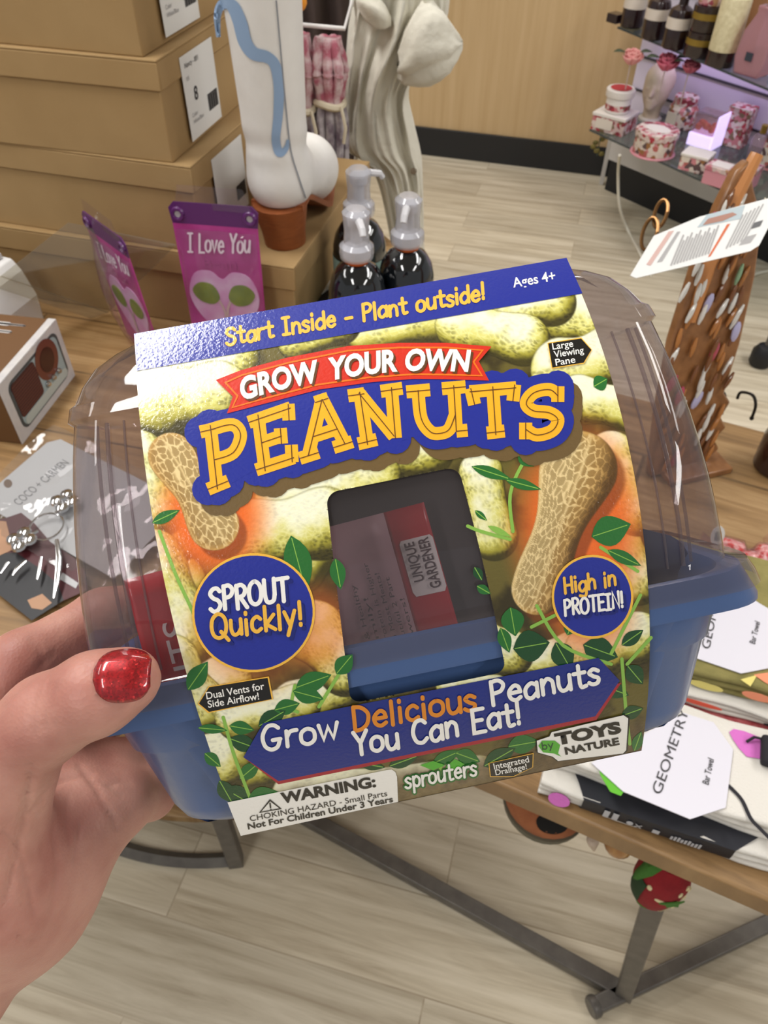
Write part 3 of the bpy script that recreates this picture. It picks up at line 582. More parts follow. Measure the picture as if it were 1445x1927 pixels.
# maker's marks
P = P2(3); hand_text(P, 'sprouters', (763,1484), (898,1458), 30, 5.2, 1, .1, .03); P.poly([(790,1440),(815,1432),(838,1440),(815,1450)],2); P.poly([(838,1444),(856,1428),(874,1438),(858,1450)],2); P.done('printed_mark', [WHT, ink('mark_green',(36,112,40)), GLEAF])
P = P2(6); hand_text(P, 'sprouters', (763,1484), (898,1458), 30, 2.3, 0, .1, .03); P.done('mark_lettering', WHT)
P = P2(4); c = np.array([(1010,1394),(1034,1386),(1038,1378),(1173,1346),(1182,1352),(1178,1412),(1172,1418),(1050,1432),(1040,1424),(1012,1416)],float); P.poly(np.mean(c,0)+(c-np.mean(c,0))*1.03, 1); P.poly(c, 0); P.done('maker_badge', [WHT, BLK])
P = P2(6); font_text(P, 'TOYS', (1046,1402), (1170,1378), 21, 0, .06); font_text(P, 'NATURE', (1064,1420), (1166,1401), 13.5, 0, .045); P.poly([(1013,1404),(1020,1394),(1044,1394),(1054,1402),(1050,1418),(1056,1424),(1042,1418),(1022,1416)], 1); hand_text(P, 'by'.upper() if False else 'by', (1020,1411), (1042,1407), 13, 1.2, 2); P.done('maker_lettering', [BLK, GLEAF, DGRN])
# ---------------------------------------------------------------- seed packet inside
pk = KG(); UU = np.linspace(0,1,30); cor = [np.array(k,float) for k in ((233,1092),(797,945),(880,1240),(300,1345))]
def pkt(u, v, off=0.0):
    u = np.asarray(u,float); v = np.asarray(v,float); p = (cor[0]*(1-u)[:,None]+cor[1]*u[:,None])*(1-v)[:,None]+(cor[3]*(1-u)[:,None]+cor[2]*u[:,None])*v[:,None]
    return kloc(p, z=.008-.030*u+.0015*np.sin(u*5)+off)
for a, b, m in ((0,.22,0),(.22,.865,1),(.865,1,0)):
    us = np.linspace(a,b,12); vs_ = np.linspace(0,1,8); U_, V_ = np.meshgrid(us,vs_,indexing='ij'); pk.grid(pkt(U_.ravel(),V_.ravel()).reshape(12,8,3), m)
packet = thing('seed_packet', 'red and pink seed packet seen through the window of the blue growing kit', 'seed packet', M=KM)
pkb = link('pouch', pk, [mat('packet_red',(196,24,40),.35,coat=.3,bump=(90,.25)), mat('packet_pink',(190,150,158),.5)], packet, solid=.0004)
def pk_font(name, txt, u0, u1, v0, v1, m, bold=0.0, parent=None):
    """text that climbs the packet: baseline along v (upwards), letters' tops towards lower u"""
    v, f, wd_t = font_mesh(txt, bold); a = v[:,0]/wd_t; b = v[:,1]/.73; g = KG(); g.add(pkt(u1+(u0-u1)*b, v1+(v0-v1)*a, .0013), f); return link(name, g, m, parent or pkb, smooth=False)
WT = mat('packet_white',(238,232,230),.4); DK = mat('packet_ink',(70,44,52),.5)
pk_font('packet_lettering','UTS',.075,.165,.36,.86,WT,.0)
bd = KG(); q = [(.895,.2),(.99,.2),(.998,.22),(.998,.53),(.99,.56),(.895,.56),(.888,.53),(.888,.22)]; bd.add(pkt([k[0] for k in q],[k[1] for k in q],.0005), [tuple(range(7,-1,-1))]); link('brand_badge', bd, WT, pkb, smooth=False)
pk_font('packet_lettering','UNIQUE',.900,.934,.22,.47,DK,.02); pk_font('packet_lettering','GARDENER',.946,.982,.21,.53,DK,.02)
for k, (t, v0, v1) in enumerate((('Fats & Healthy',.40,.93),('Family!',.50,.90),('% Protein is Higher',.28,.90),('than Most Meats!',.36,.90),('Beautiful 2 Part',.40,.90),('flowers!',.55,.90))):
    pk_font('packet_lettering', t, .70+k*.028, .716+k*.028, v0, v1, DK)
# ================================================================ the hand that holds the kit
def hp(u, v, d): return at(u, v, d=d)
HB = [  # (start, end, radius start, radius end, blend)
 (hp(-190,1905,.262), hp(-20,1640,.258), .031, .0295, .012),      # forearm and wrist
 (hp(-20,1640,.262), hp(-60,1420,.268), .0235, .0150, .016),      # palm towards index
 (hp(-10,1650,.268), hp(20,1450,.284), .0235, .0150, .016),       # middle
 (hp(20,1660,.268), hp(100,1490,.286), .022, .0145, .016),        # ring
 (hp(45,1685,.262), hp(160,1545,.274), .0200, .0150, .016),       # little
 (hp(-60,1420,.268), hp(40,1248,.282), .0125, .0112, .010),       # index, three joints
 (hp(40,1248,.282), hp(195,1160,.305), .0112, .0108, .006),
 (hp(195,1160,.305), hp(330,1120,.325), .0106, .0085, .005),
 (hp(20,1450,.284), hp(165,1360,.318), .0122, .0112, .010),       # middle
 (hp(165,1360,.318), hp(290,1300,.338), .011, .0100, .006),
 (hp(290,1300,.338), hp(380,1280,.342), .0098, .0082, .005),
 (hp(100,1490,.286), hp(212,1452,.300), .0120, .0112, .010),      # ring
 (hp(212,1452,.300), hp(285,1420,.318), .0108, .0100, .006),
 (hp(285,1420,.318), hp(352,1400,.330), .0098, .0082, .005),
 (hp(160,1545,.274), hp(228,1510,.284), .0118, .0105, .010),      # little, curled up behind the tray
 (hp(228,1510,.284), hp(282,1494,.302), .0100, .0094, .006),
 (hp(282,1494,.302), hp(292,1446,.310), .0092, .0080, .005),
 (hp(-50,1660,.238), hp(-35,1470,.226), .0225, .0185, .018),      # ball of the thumb
 (hp(-35,1470,.226), hp(90,1350,.2125), .0165, .0112, .012),       # thumb, two joints
 (hp(90,1350,.2125), hp(180,1305,.2085), .0112, .0106, .006),
 (hp(180,1305,.2085), hp(242,1278,.2095), .0106, .0088, .006),
]
def hand_sdf(p):
    d = None
    for a, b, r1, r2, k in HB:
        q = rcone(p, a, b, r1, r2); d = q if d is None else smin(d, q, k)
    return d
allp = np.array([x[0] for x in HB]+[x[1] for x in HB]); hv, hf = iso(hand_sdf, allp.min(0)-.034, allp.max(0)+.034, .0016)
# creases and knuckle folds pressed in along lines measured on the palm
def crease(P, line, wdt, dep, Nrm, fac):
    uv = pix(P); best = np.full(len(P), 1e9); L = smoothline(line, 5)
    for a, b in zip(L[:-1], L[1:]):
        ab = b-a; t = np.clip(((uv-a)@ab)/(ab@ab),0,1); best = np.minimum(best, np.hypot(*(uv-a-t[:,None]*ab).T))
    return P-Nrm*(dep*np.exp(-(best/wdt)**2)*fac)[:,None]
me = bpy.data.meshes.new('hand'); me.from_pydata(hv.tolist(), [], hf.tolist()); me.update()
bm = bmesh.new(); bm.from_mesh(me); bmesh.ops.smooth_vert(bm, verts=bm.verts[:], factor=.5, use_axis_x=True, use_axis_y=True, use_axis_z=True); bmesh.ops.smooth_vert(bm, verts=bm.verts[:], factor=.5, use_axis_x=True, use_axis_y=True, use_axis_z=True)
bmesh.ops.recalc_face_normals(bm, faces=bm.faces[:]); bm.to_mesh(me); bm.free(); me.update()
P = np.array([v.co[:] for v in me.vertices]); Nn = np.array([v.normal[:] for v in me.vertices]); fac = np.clip(np.sum(Nn*(CAM-P),1)/np.linalg.norm(CAM-P,axis=1)*2,0,1)
for line, wdt, dep in ([((60,1530),(100,1480),(140,1462),(175,1455)),4.5,.0009],[((150,1440),(185,1490),(220,1555)),4.5,.0010],[((60,1440),(45,1540),(10,1700)),6,.0011],[((0,1560),(40,1620),(60,1720)),5,.0008],[((100,1560),(110,1640),(95,1720)),4.5,.0008],[((150,1560),(140,1620)),4,.0007],
   [((92,1290),(82,1330),(88,1372)),4,.0007],[((104,1292),(97,1330),(104,1366)),4,.0006],[((70,1300),(60,1345),(68,1385)),4,.0005],[((170,1262),(176,1290),(188,1322)),4,.0005],[((0,1330),(60,1270),(100,1232)),6,.0006],[((205,1480),(225,1470),(245,1475)),4,.0005],[((20,1590),(70,1570),(130,1580)),3,.0004],[((30,1640),(80,1660),(120,1650)),3,.0004],[((80,1500),(70,1560),(85,1620)),3.5,.0005],[((130,1500),(125,1550),(135,1600)),3.5,.0005],[((170,1470),(200,1475),(240,1500)),3,.0005],[((40,1700),(90,1730),(130,1700)),3,.0004],[((0,1740),(50,1770),(90,1760)),3.5,.0005],[((180,1600),(170,1640),(150,1680)),3,.0004],[((60,1200),(75,1225),(80,1255)),5,.0004]):
    P = crease(P, line, wdt, dep, Nn, fac)
me.vertices.foreach_set('co', P.ravel()); me.polygons.foreach_set('use_smooth', [True]*len(me.polygons)); me.update()
skin = bpy.data.materials.new('skin'); skin.use_nodes = True; nt = skin.node_tree; p = nt.nodes['Principled BSDF']; N = nt.nodes.new; L = nt.links.new
tc = N('ShaderNodeTexCoord'); n1 = N('ShaderNodeTexNoise'); n1.inputs['Scale'].default_value = 38; n1.inputs['Detail'].default_value = 6; L(tc.outputs['Object'], n1.inputs[0])
r = N('ShaderNodeValToRGB'); r.color_ramp.elements[0].position = .34; r.color_ramp.elements[1].position = .68; r.color_ramp.elements[0].color = col4((172,112,100)); r.color_ramp.elements[1].color = col4((202,150,134)); L(n1.outputs['Fac'], r.inputs[0]); L(r.outputs[0], p.inputs['Base Color'])
n2 = N('ShaderNodeTexVoronoi'); n2.inputs['Scale'].default_value = 900; L(tc.outputs['Object'], n2.inputs[0]); b = N('ShaderNodeBump'); b.inputs['Strength'].default_value = .12; b.inputs['Distance'].default_value = .0008; L(n2.outputs['Distance'], b.inputs['Height']); L(b.outputs[0], p.inputs['Normal'])
p.inputs['Roughness'].default_value = .5; p.inputs['Subsurface Weight'].default_value = .25; p.inputs['Subsurface Radius'].default_value = (1,.35,.2); p.inputs['Subsurface Scale'].default_value = .004
me.materials.append(skin); hand = bpy.data.objects.new('hand', me); C.objects.link(hand)
tag(hand, 'left hand with glittery red nails gripping the blue growing kit, thumb in front', 'hand')
# nails: shells bent over the finger, glittering red
glit = bpy.data.materials.new('glitter_polish'); glit.use_nodes = True; nt = glit.node_tree; p = nt.nodes['Principled BSDF']; N = nt.nodes.new; L = nt.links.new
tc = N('ShaderNodeTexCoord'); vo = N('ShaderNodeTexVoronoi'); vo.inputs['Scale'].default_value = 1900; L(tc.outputs['Object'], vo.inputs[0])
r = N('ShaderNodeValToRGB'); r.color_ramp.elements[0].position = .1; r.color_ramp.elements[1].position = .9; r.color_ramp.elements[0].color = col4((124,7,16)); r.color_ramp.elements[1].color = col4((180,16,28)); e_ = r.color_ramp.elements.new(.94); e_.color = col4((255,70,72)); r.color_ramp.elements[1].position = .86; r.color_ramp.elements[-1].position = .97; L(vo.outputs['Color'], r.inputs[0]); L(r.outputs[0], p.inputs['Base Color'])
b = N('ShaderNodeBump'); b.inputs['Strength'].default_value = .9; b.inputs['Distance'].default_value = .0008; L(vo.outputs['Color'], b.inputs['Height']); L(b.outputs[0], p.inputs['Normal']); p.inputs['Metallic'].default_value = .35; p.inputs['Roughness'].default_value = .34; p.inputs['Coat Weight'].default_value = 1; p.inputs['Coat Roughness'].default_value = .03
def nail(name, base, tip, nrm, wid, thick=.0011, drop=.0034):
    base = np.asarray(base); tip = np.asarray(tip); ax = tip-base; Ln = np.linalg.norm(ax); ax /= Ln; nrm = nrm-ax*np.dot(nrm,ax); nrm /= np.linalg.norm(nrm); sd = np.cross(ax,nrm)
    rows = []
    for t in np.linspace(0,1,17):
        e = math.sqrt(max(1-abs((t-.52)/.525)**3.2,0)); row = []
        for s in np.linspace(-1,1,15):
            row.append(base+ax*Ln*t+sd*s*wid/2*e*(1-.06*abs(t-.5))-nrm*(drop*(s*e)**2+.0022*max(t-.55,0)**2*4+.0012*max(.15-t,0)/.15))
        rows.append(row)
    g = G(); g.grid(np.array(rows)); o = link(name, g, glit, hand, solid=thick); return o
tb = hp(176,1268,.2085-.0102); tt = hp(280,1262,.2095-.0096)
nail('thumb_nail', tb, tt, (CAM-tb)+.35*RC@np.array([0,.2,0]), .0140)
fb = hp(262,1494,.2975); ft = hp(272,1430,.3025); nail('finger_nail', fb, ft, RC@np.array([-.75,.05,.65]), .0085, drop=.002)
# ================================================================ round table with boxes, boot, bottles, packets
ZT = .835; TC = np.array([-.345,.985]); TO = np.array([-.16,-.03])
WOODC = ((104,78,48),(142,110,70),(176,146,104)); tw = plankwood('table_boards', AX, WOODC, .12, 2.0, (2.2,40), .45, .002, .5, .2)
steel = mat('dark_steel', (112,108,102), .42, metal=.4, vary=(40,(92,88,84),.2)); t = thing('round_table', 'round wooden table on a dark steel hoop base, under the stack of brown boxes', 'table', loc=(TC[0],TC[1],0))
g = G(); g.lathe([(.585,ZT-.028),(.59,ZT-.024),(.59,ZT-.004),(.586,ZT)], 96, M=RZ(0,(TO[0],TO[1],0))); link('tabletop', g, tw, t, sharp=30)
a1_ = math.atan2(.506-TC[1]-.015, -.263-TC[0]-.015); g = G(); a = np.linspace(a1_-2.6,a1_,60); g.tube(np.stack([.5*np.cos(a)+.015,.5*np.sin(a)+.015,np.full(60,.014)],1), .0135, 4); link('hoop', g, steel, t)
for k, an in enumerate((-.0, 1.5708, 3.1416, 4.56)):
    an = math.atan2(.506-TC[1]-.015, -.263-TC[0]-.015)+k*math.pi/2; p0 = np.array([.5*math.cos(an)+.015,.5*math.sin(an)+.015,0]); g = G(); g.bar(p0, p0*[.97,.97,0]+[0,0,ZT-.028], .026, up=(math.cos(an),math.sin(an),0)); link('leg', g, steel, t, bevel=.002)
g = G(); g.lathe([(.455,.085),(.46,.088),(.46,.108),(.455,.11)], 64, M=RZ(0,(.015,.015,0))); link('lower_shelf', g, tw, t)
# --- cardboard boxes
card = mat('cardboard', (170,140,95), .8, vary=(14,(160,130,86),.3), bump=(220,.12)); card2 = mat('cardboard_dark', (128,98,62), .85, vary=(14,(118,88,54),.3), bump=(220,.12))
sticker = mat('sticker_white', (226,226,224), .5); inkk = mat('sticker_ink', (40,40,42), .6); grey_ink = mat('sticker_grey', (150,150,152), .6)
def shoebox(corner, z0, h, rim, wd_, dp, label, size=None, tilt=0.0, group='brown boot boxes'):
    """corner: front corner nearest the boot; the box runs to the viewer's other side along the front"""
    M = np.eye(4); ca, sa = math.cos(tilt), math.sin(tilt); X = AX*ca+BX*sa; Y = -AX*sa+BX*ca; M[:3,0] = X; M[:3,1] = Y; M[:3,2] = UP; M[:3,3] = (corner[0],corner[1],z0)
    b = thing('shoebox', label, 'box', M=M, group=group); e = .004
    g = G(); g.box((-wd_+e, e, 0), (-e, dp-e, h-.003)); link('carton', g, card, b, bevel=.0015)
    g = G(); th = .0025; z1 = h-rim
    g.box((-wd_,0,h-.003),(0,dp,h)); g.box((-wd_,0,z1),(0,th,h-.003)); g.box((-wd_,dp-th,z1),(0,dp,h-.003)); g.box((-th,th,z1),(0,dp-th,h-.003)); g.box((-wd_,th,z1),(-wd_+th,dp-th,h-.003)); link('lid', g, card, b, bevel=.0012)
    if size:
        y0 = .055; LM = frame((0,1,0),(0,0,1),(.0006,y0,.0)); hh = h-rim if size[1] else h; st_ = link('size_sticker', (lambda g: (g.prism([(0,.008),(.095,.008),(.095,h-.012-(rim if size[1] else 0)*.0),(0,h-.012)], .0004, M=LM), g)[1])(G()), sticker, b, smooth=False)
        def T(txt, x, y, ht, m=inkk, bold=0): 
            o = text_part('sticker_lettering', txt, m, st_, LM@np.array([[1,0,0,x],[0,1,0,y],[0,0,1,.0005],[0,0,0,1.0]]), ht, None, bold, center=False); return o
        size[0] and T(size[0], .024, .050, .016, inkk, .02); size[0] == '8' and (T('Nancy - 001', .010, h-.026, .006), T('US', .010, h-.040, .005, grey_ink)); T('Color', .010, .034, .005, grey_ink); T('White/Blue', .010, .026, .005, grey_ink)
        g = G()
        for k in range(14): g.box((.06+k*.0022,.026,.0004),(.0612+k*.0022+(k % 3)*.0004,.046,.0007), M=LM)
        link('barcode', g, inkk, st_, smooth=False)
    return b
shoebox((-.123,.929), ZT, .115, .034, .58, .37, 'lowest brown boot box, lying on the table under the white boot')
shoebox((-.246,.961), .950, .117, .034, .50, .34, 'brown boot box directly under the box with the size 8 sticker', ('',1), -.02)
shoebox((-.266,.967), 1.067, .116, .033, .50, .335, 'brown boot box with a white size 8 sticker on its end', ('8',1), .01)
shoebox((-.279,.972), 1.183, .116, .016, .50, .33, 'topmost brown boot box with a white size 7.5 sticker', ('7.5',0), .0)
# --- white cowboy boot seen from behind
BM = np.eye(4); bd_ = np.array([.22,.975,0]); bd_ /= np.linalg.norm(bd_); BM[:3,:3] = np.stack([np.array([bd_[1],-bd_[0],0]), bd_, UP], 1); BM[:3,3] = (-.146,.985,.9505)
def boot_sdf(p):
    x, y, z = p.T
    d = rcone(p, (0,.018,.115), (0,.012,.50), .0385, .051); d = smin(d, rcone(p, (0,.015,.088), (0,.03,.10), .0385, .038), .012)
    d = smin(d, rcone(p, (0,.03,.085), (0,.13,.058), .039, .043), .02); d = smin(d, rcone(p, (0,.13,.056), (.004,.205,.044), .041, .018), .02)
    zs = np.interp(y, [-.05,.045,.12,.24], [.060,.058,.016,.022]); d = np.maximum(d, (zs-z)*.9); d = np.maximum(d, z-.48)
    return d+.0012*np.sin(z*150+y*40)*np.exp(-((z-.135)/.022)**2)
boot = thing('cowboy_boot', 'white cowboy boot with blue inlay and brown heel, standing on a brown box', 'boot', M=BM)
bv, bf = iso(boot_sdf, (-.06,-.05,.01), (.06,.24,.485), .0032); g = G(); g.add(bv, bf); white_l = mat('white_leather', (232,230,226), .42, vary=(30,(220,217,212),.3), bump=(260,.08)); link('upper', g, white_l, boot, sharp=None, sub=1)
brown_l = mat('stacked_leather', (150,84,42), .5, vary=(60,(128,68,32),.25,(1,1,5)), bump=(90,.1))
def dsec(r, l, z, y0, n=20): t_ = np.linspace(0,2*math.pi,n,endpoint=False); return np.stack([r*np.sin(t_), y0+np.where(np.cos(t_) < 0, l*1.0, l*.9)*np.cos(t_), np.full(n,z)],1)
g = G(); g.loft([dsec(.0285,.030,0,.020), dsec(.0300,.032,.02,.017), dsec(.0345,.037,.045,.013), dsec(.0365,.040,.059,.012)]); link('heel', g, brown_l, boot)
g = G(); P_ = []
for k, yy in enumerate(np.linspace(.0,.212,16)):
    hw = np.interp(yy,[0,.05,.13,.19,.212],[.036,.031,.038,.024,.008]); zz = np.interp(yy,[0,.045,.12,.24],[.060,.058,.013,.018]); P_.append([(-hw,yy,zz-.006),(hw,yy,zz-.006),(hw,yy,zz+.002),(-hw,yy,zz+.002)])
g.loft(P_); link('sole', g, brown_l, boot)
def hit(fn, M, uv, lift=0.0):
    """where the sight line through a photo point meets a modelled surface (object frame)"""
    Mi = np.linalg.inv(M); o = xf(Mi, CAM)[0]; out = []
    D = np.array([Mi[:3,:3]@ray(u,v) for u,v in uv]); D /= np.linalg.norm(D,axis=1)[:,None]; t_ = np.full(len(D),.4); bd = np.full(len(D),9.0); bt = t_.copy()
    for _ in range(120):
        f_ = fn(o+D*t_[:,None]); bt = np.where(f_ < bd, t_, bt); bd = np.minimum(bd,f_); t_ = np.minimum(t_+.7*f_, 3)
    p = o+D*bt[:,None]; e = 1e-3; Nn = np.stack([fn(p+np.eye(3)[i]*e)-fn(p-np.eye(3)[i]*e) for i in range(3)],1); Nn /= np.linalg.norm(Nn,axis=1)[:,None]; return p+Nn*lift
def inlay(name, centre, widths, m):
    c = smoothline(centre, 6); w_ = np.interp(np.linspace(0,1,len(c)), np.linspace(0,1,len(widths)), widths); T = np.gradient(c,axis=0); T /= np.linalg.norm(T,axis=1)[:,None]; nn = np.stack([-T[:,1],T[:,0]],1)
    rows = [hit(boot_sdf, BM, c+nn*w_[:,None]*s, .0012) for s in (-1,-.5,0,.5,1)]; g = G(); g.grid(np.stack(rows,1)); link(name, g, m, boot)
blue_l = mat('blue_leather', (140,166,198), .5); inlay('inlay', [(413,70),(411,30),(420,8),(438,10),(452,40),(462,78),(478,100),(502,107),(517,122),(524,160),(523,215),(519,262),(526,288),(538,278),(541,262)], [4,7,10,12,13,12,12,10,10,9,8,8,5,2], blue_l)
inlay('side_seam', [(519,0),(527,90),(536,190),(546,280),(560,330),(574,372)], [1.2,1.2,1.2,1.2], mat('seam_grey',(130,134,142),.6))
# --- pump bottles
dark_glass = mat('dark_glass', (10,16,22), .06, spec=.6, coat=1); clear_p = film('clear_cap', (232,232,236), (226,226,232), .38, .08, 1.5); teal = mat('teal_label', (146,176,170), .5); copper = mat('copper_ring', (196,104,58), .35, metal=.7); pumpw = mat('pump_white', (214,214,218), .35)
def pump_bottle(x, y, rz, label):
    b = thing('pump_bottle', label, 'bottle', loc=(x,y,ZT), rz=rz, group='dark pump bottles beside the boot')
    g = G(); g.lathe([(.036,0),(.0385,.003),(.0385,.085),(.038,.096),(.034,.112),(.026,.125),(.016,.132),(.0135,.134),(.0135,.142)], 32); link('bottle_body', g, dark_glass, b, sharp=60)
    g = G(); g.lathe([(.039,.012),(.0391,.082)], 32, cap0=False, cap1=False); link('bottle_label', g, teal, b)
    g = G(); g.lathe([(.0165,.1345),(.0170,.1405)], 24); link('neck_ring', g, copper, b)
    g = G(); g.lathe([(.0185,.141),(.0185,.153),(.011,.157),(.0075,.16),(.0075,.180),(.012,.183),(.013,.193),(.009,.197)], 20); g.tube([(0,0,.190),(.015,0,.194),(.032,0,.190),(.036,0,.184)], [.006,.0052,.0045,.004], 8); link('pump', g, pumpw, b)
    g = G(); g.lathe([(.0215,.140),(.0225,.146),(.0220,.155),(.0165,.160),(.0155,.176),(.0165,.186),(.0175,.198),(.012,.203)], 24, cap0=False); link('clear_cap', g, clear_p, b); return b
for (u,v,rz,lb) in ((672,520,-1.3,'dark pump bottle nearest the brown boxes, in front of the other two'),(765,494,-1.75,'dark pump bottle standing apart, with its pale teal label showing'),(676,438,.45,'dark pump bottle behind, its white spout rising above the others')):
    q = at(u,v,z=ZT+.112); pump_bottle(q[0],q[1],rz,lb)
g = G(); q = at(690,470,z=.97)
# --- small dark framed card by the bottles
q = at(600,572,z=ZT+.001); M = frame((.55,.83,0),(-.83,.55,0),q); t = thing('sign_card', 'small black card with a white edge lying between boot box and bottles', 'card', M=M)
g = G(); g.box((-.035,-.05,0),(.06,.03,.012)); link('black_panel', g, mat('card_black',(20,22,26),.3), t, bevel=.001)
g = G(); g.box((-.04,-.0,.012),(.055,.022,.0135)); link('white_band', g, sticker, t)
# --- seed packets standing on the table
blister = film('blister', (246,240,246), (225,215,225), .035, .05, 1.5, bump=(60,.35)); mag = mat('packet_magenta',(150,26,110),.4,coat=.3,vary=(26,(186,70,150),.2)); purp = mat('packet_purple',(86,28,96),.4,coat=.3); pinkw = mat('packet_blush',(214,190,214),.45,vary=(30,(196,120,180),.18)); leafg = mat('bean_leaf',(124,146,40),.45,vary=(60,(92,118,34),.2)); stemw = mat('bean_stem',(196,176,170),.5); whitek = mat('packet_script',(240,232,238),.45)
def seed_pack(M, label):
    """x across, y up the packet, z out of its face; stands on its lower edge"""
    p = thing('seed_packet', label, 'seed packet', M=M, group='bean seed packets')
    g = G(); g.prism([(-.042,0),(.042,0),(.044,.135),(-.044,.135)], .0012); g.prism([(-.044,.135),(.044,.135),(.046,.150),(.040,.156),(-.040,.156),(-.046,.150)], .0012, 1); bp_ = link('backing_card', g, [mag,purp], p, smooth=False)
    g = G(); g.prism(smoothline([(-.038,.06),(-.03,.084),(-.012,.088),(.0,.080),(.012,.088),(.03,.084),(.038,.06),(.026,.034),(0,.014),(-.026,.034)],4,True), .0006, M=frame((1,0,0),(0,1,0),(0,0,.0012))); link('heart_print', g, pinkw, bp_, smooth=False)
    for sx in (-1,1):
        g = G(); g.prism([(sx*(.005+x_),y_) for x_,y_ in smoothline([(0,.06),(.006,.073),(.02,.075),(.029,.066),(.022,.055),(.008,.052)],4,True)][::sx], .0006, M=frame((1,0,0),(0,1,0),(0,0,.0020))); link('leaf', g, leafg, bp_, smooth=False)
        g = G(); v_, f_ = ribbon2d(smoothline([(sx*.006,.056),(sx*.001,.04),(sx*.003,.0),],6), .0013); g.add(np.c_[v_, np.full(len(v_),.0024)], f_); link('stem', g, stemw, bp_, smooth=False)
        g = G(); g.tube([(sx*.037+.0052*math.cos(a_), .144+.0052*math.sin(a_), .0015) for a_ in np.linspace(0,2*math.pi,17)], .0022, 6, caps=False); link('hang_ring', g, purp, bp_)
        g = G(); g.prism(ellipse(sx*.037,.144,.0045,.0045,16)[::-1], .0003, M=frame((1,0,0),(0,1,0),(0,0,.0013))); link('hole', g, mat('hole_grey',(176,170,172),.6), bp_, smooth=False)
    g = G(); ss, wd_t = hand_strokes('1 Love You'.replace('1','I'), .03)
    for k, s in enumerate(ss):
        q = np.stack([s[:,0]/wd_t*.066-.032+s[:,1]*.003, .107+s[:,1]*.019+(s[:,0]/wd_t)*.004],1); v_, f_ = ribbon2d(q, .0011); g.add(np.c_[v_, np.full(len(v_),.0026+k*1e-5)], f_)
    link('packet_script', g, whitek, bp_, smooth=False)
    text_part('packet_lettering','Bean', mag, bp_, frame((1,.03,0),(0,1,0),(0,.093,.0022)), .009, .036, .01)
    g = G(); rows = []                                   # clear blister dome over the card
    for b_ in np.linspace(0,1,14): rows.append([((a_-.5)*.084, .002+b_*.128, .002+.020*math.sin(math.pi*a_)**.6*min(1,math.sin(math.pi*min(b_*1.05,1))**.45)+.0012*math.sin(9*a_+7*b_)) for a_ in np.linspace(0,1,14)])
    g.grid(np.array(rows)[:, ::-1]); link('blister', g, blister, p)
    g = G(); g.grid(np.array([[(x_,y_,.0012+.001*math.sin(40*x_)) for x_ in np.linspace(.040-.3*(y_-.15),-.040+.3*(y_-.15),6)] for y_ in (.150,.163,.172)])); link('hanger', g, blister, p); return p
def stand(u0, v0, u1, v1, ztop_off, hgt, side=None):
    """frame standing on the table: foot at the photo point (u0,v0), leaning so its head meets (u1,v1)"""
    f0 = at(u0,v0,z=ZT+.001); r = ray(u1,v1); best = min((abs(np.linalg.norm(CAM+r*t-f0)-hgt), t) for t in np.linspace(.5,1.6,1200) if (CAM+r*t)[2] > f0[2]+.3*hgt); return f0, CAM+r*best[1]
f0 = at(437,655,z=ZT+.001); upv = np.array([-.05,.10,.99]); M = frame((.985,-.17,.02), upv, f0); M[:3,:3] *= 1.28; seed_pack(M, 'bean seed packet with two green leaves facing out, leaning by the boot box')
f0 = at(275,655,z=ZT+.001); M = frame((.68,-.73,.0), (-.16,.05,.98), f0); M[:3,:3] *= 1.2; seed_pack(M, 'bean seed packet turned edge-on, farther from the boot than its twin')
# --- clear acrylic sign holder
acr = film('acrylic', (238,236,230), (210,206,196), .06, .03, 1.49); t = thing('acrylic_stand', 'clear acrylic tray leaning against the lowest brown box', 'stand', loc=at(120,575,z=ZT))
T0 = np.array(t.location)
q = [at(128,420,y=.93+.0),at(330,461,y=.905),at(203,588,z=ZT+.003),at(2,520,y=.93)]; g = G(); g.add(np.array(q)-T0, [(3,2,1,0)]); link('sheet', g, acr, t, smooth=False, solid=.0025)
lip = [q[2], q[3], q[3]+np.array([-.012,-.035,.012]), q[2]+np.array([-.012,-.035,.012])]; g = G(); g.add(np.array(lip)-T0, [(0,1,2,3)]); link('front_lip', g, acr, t, smooth=False, solid=.0025)
# --- retro radio carton
B1 = at(42,836,z=ZT); B2 = at(141,706,z=ZT); ex_ = (B2-B1)/np.linalg.norm(B2-B1); Lr = np.linalg.norm(B2-B1); M = frame(ex_, UP, B1); t = thing('radio_carton', 'brown and white carton picturing a retro radio, near the clear tray', 'box', M=M)
hr = .086; dr = .20; brn = mat('carton_brown',(104,72,42),.5); ltg = mat('carton_light',(206,202,198),.5,vary=(60,(188,186,188),.25)); g = G(); g.box((0,0,-dr),(Lr,hr,-.0006), 0); link('carton', g, brn, t, bevel=.001)
g = G(); g.box((0,0,-.0006),(Lr,hr,.0004)); pan = link('picture_panel', g, ltg, t, smooth=False)
def rrect(x0,y0,x1,y1,r,n=5):
    o = []
    for cx_,cy_,t0 in ((x1-r,y1-r,0),(x0+r,y1-r,90),(x0+r,y0+r,180),(x1-r,y0+r,270)): o += [(cx_+r*math.cos(math.radians(t0+90*k/n)), cy_+r*math.sin(math.radians(t0+90*k/n))) for k in range(n+1)]
    return o
def flat(nm, pts, z, m, parent, th=.0004): g = G(); g.prism(pts, th, M=frame((1,0,0),(0,1,0),(0,0,z))); return link(nm, g, m, parent, smooth=False)
u_ = Lr/.2; R_ = lambda x0,y0,x1,y1,r: rrect(x0*Lr,y0*hr,x1*Lr,y1*hr,r)
flat('radio_body', R_(.09,.12,.93,.90,.012), .0005, mat('radio_dark',(70,76,78),.4), pan); flat('radio_face', R_(.12,.15,.90,.86,.010), .0009, mat('radio_blue',(150,168,172),.4), pan)
flat('speaker_grille', R_(.12,.30,.50,.86,.006), .0013, mat('grille_brown',(66,32,30),.5), pan); 
gr_ = G(); 
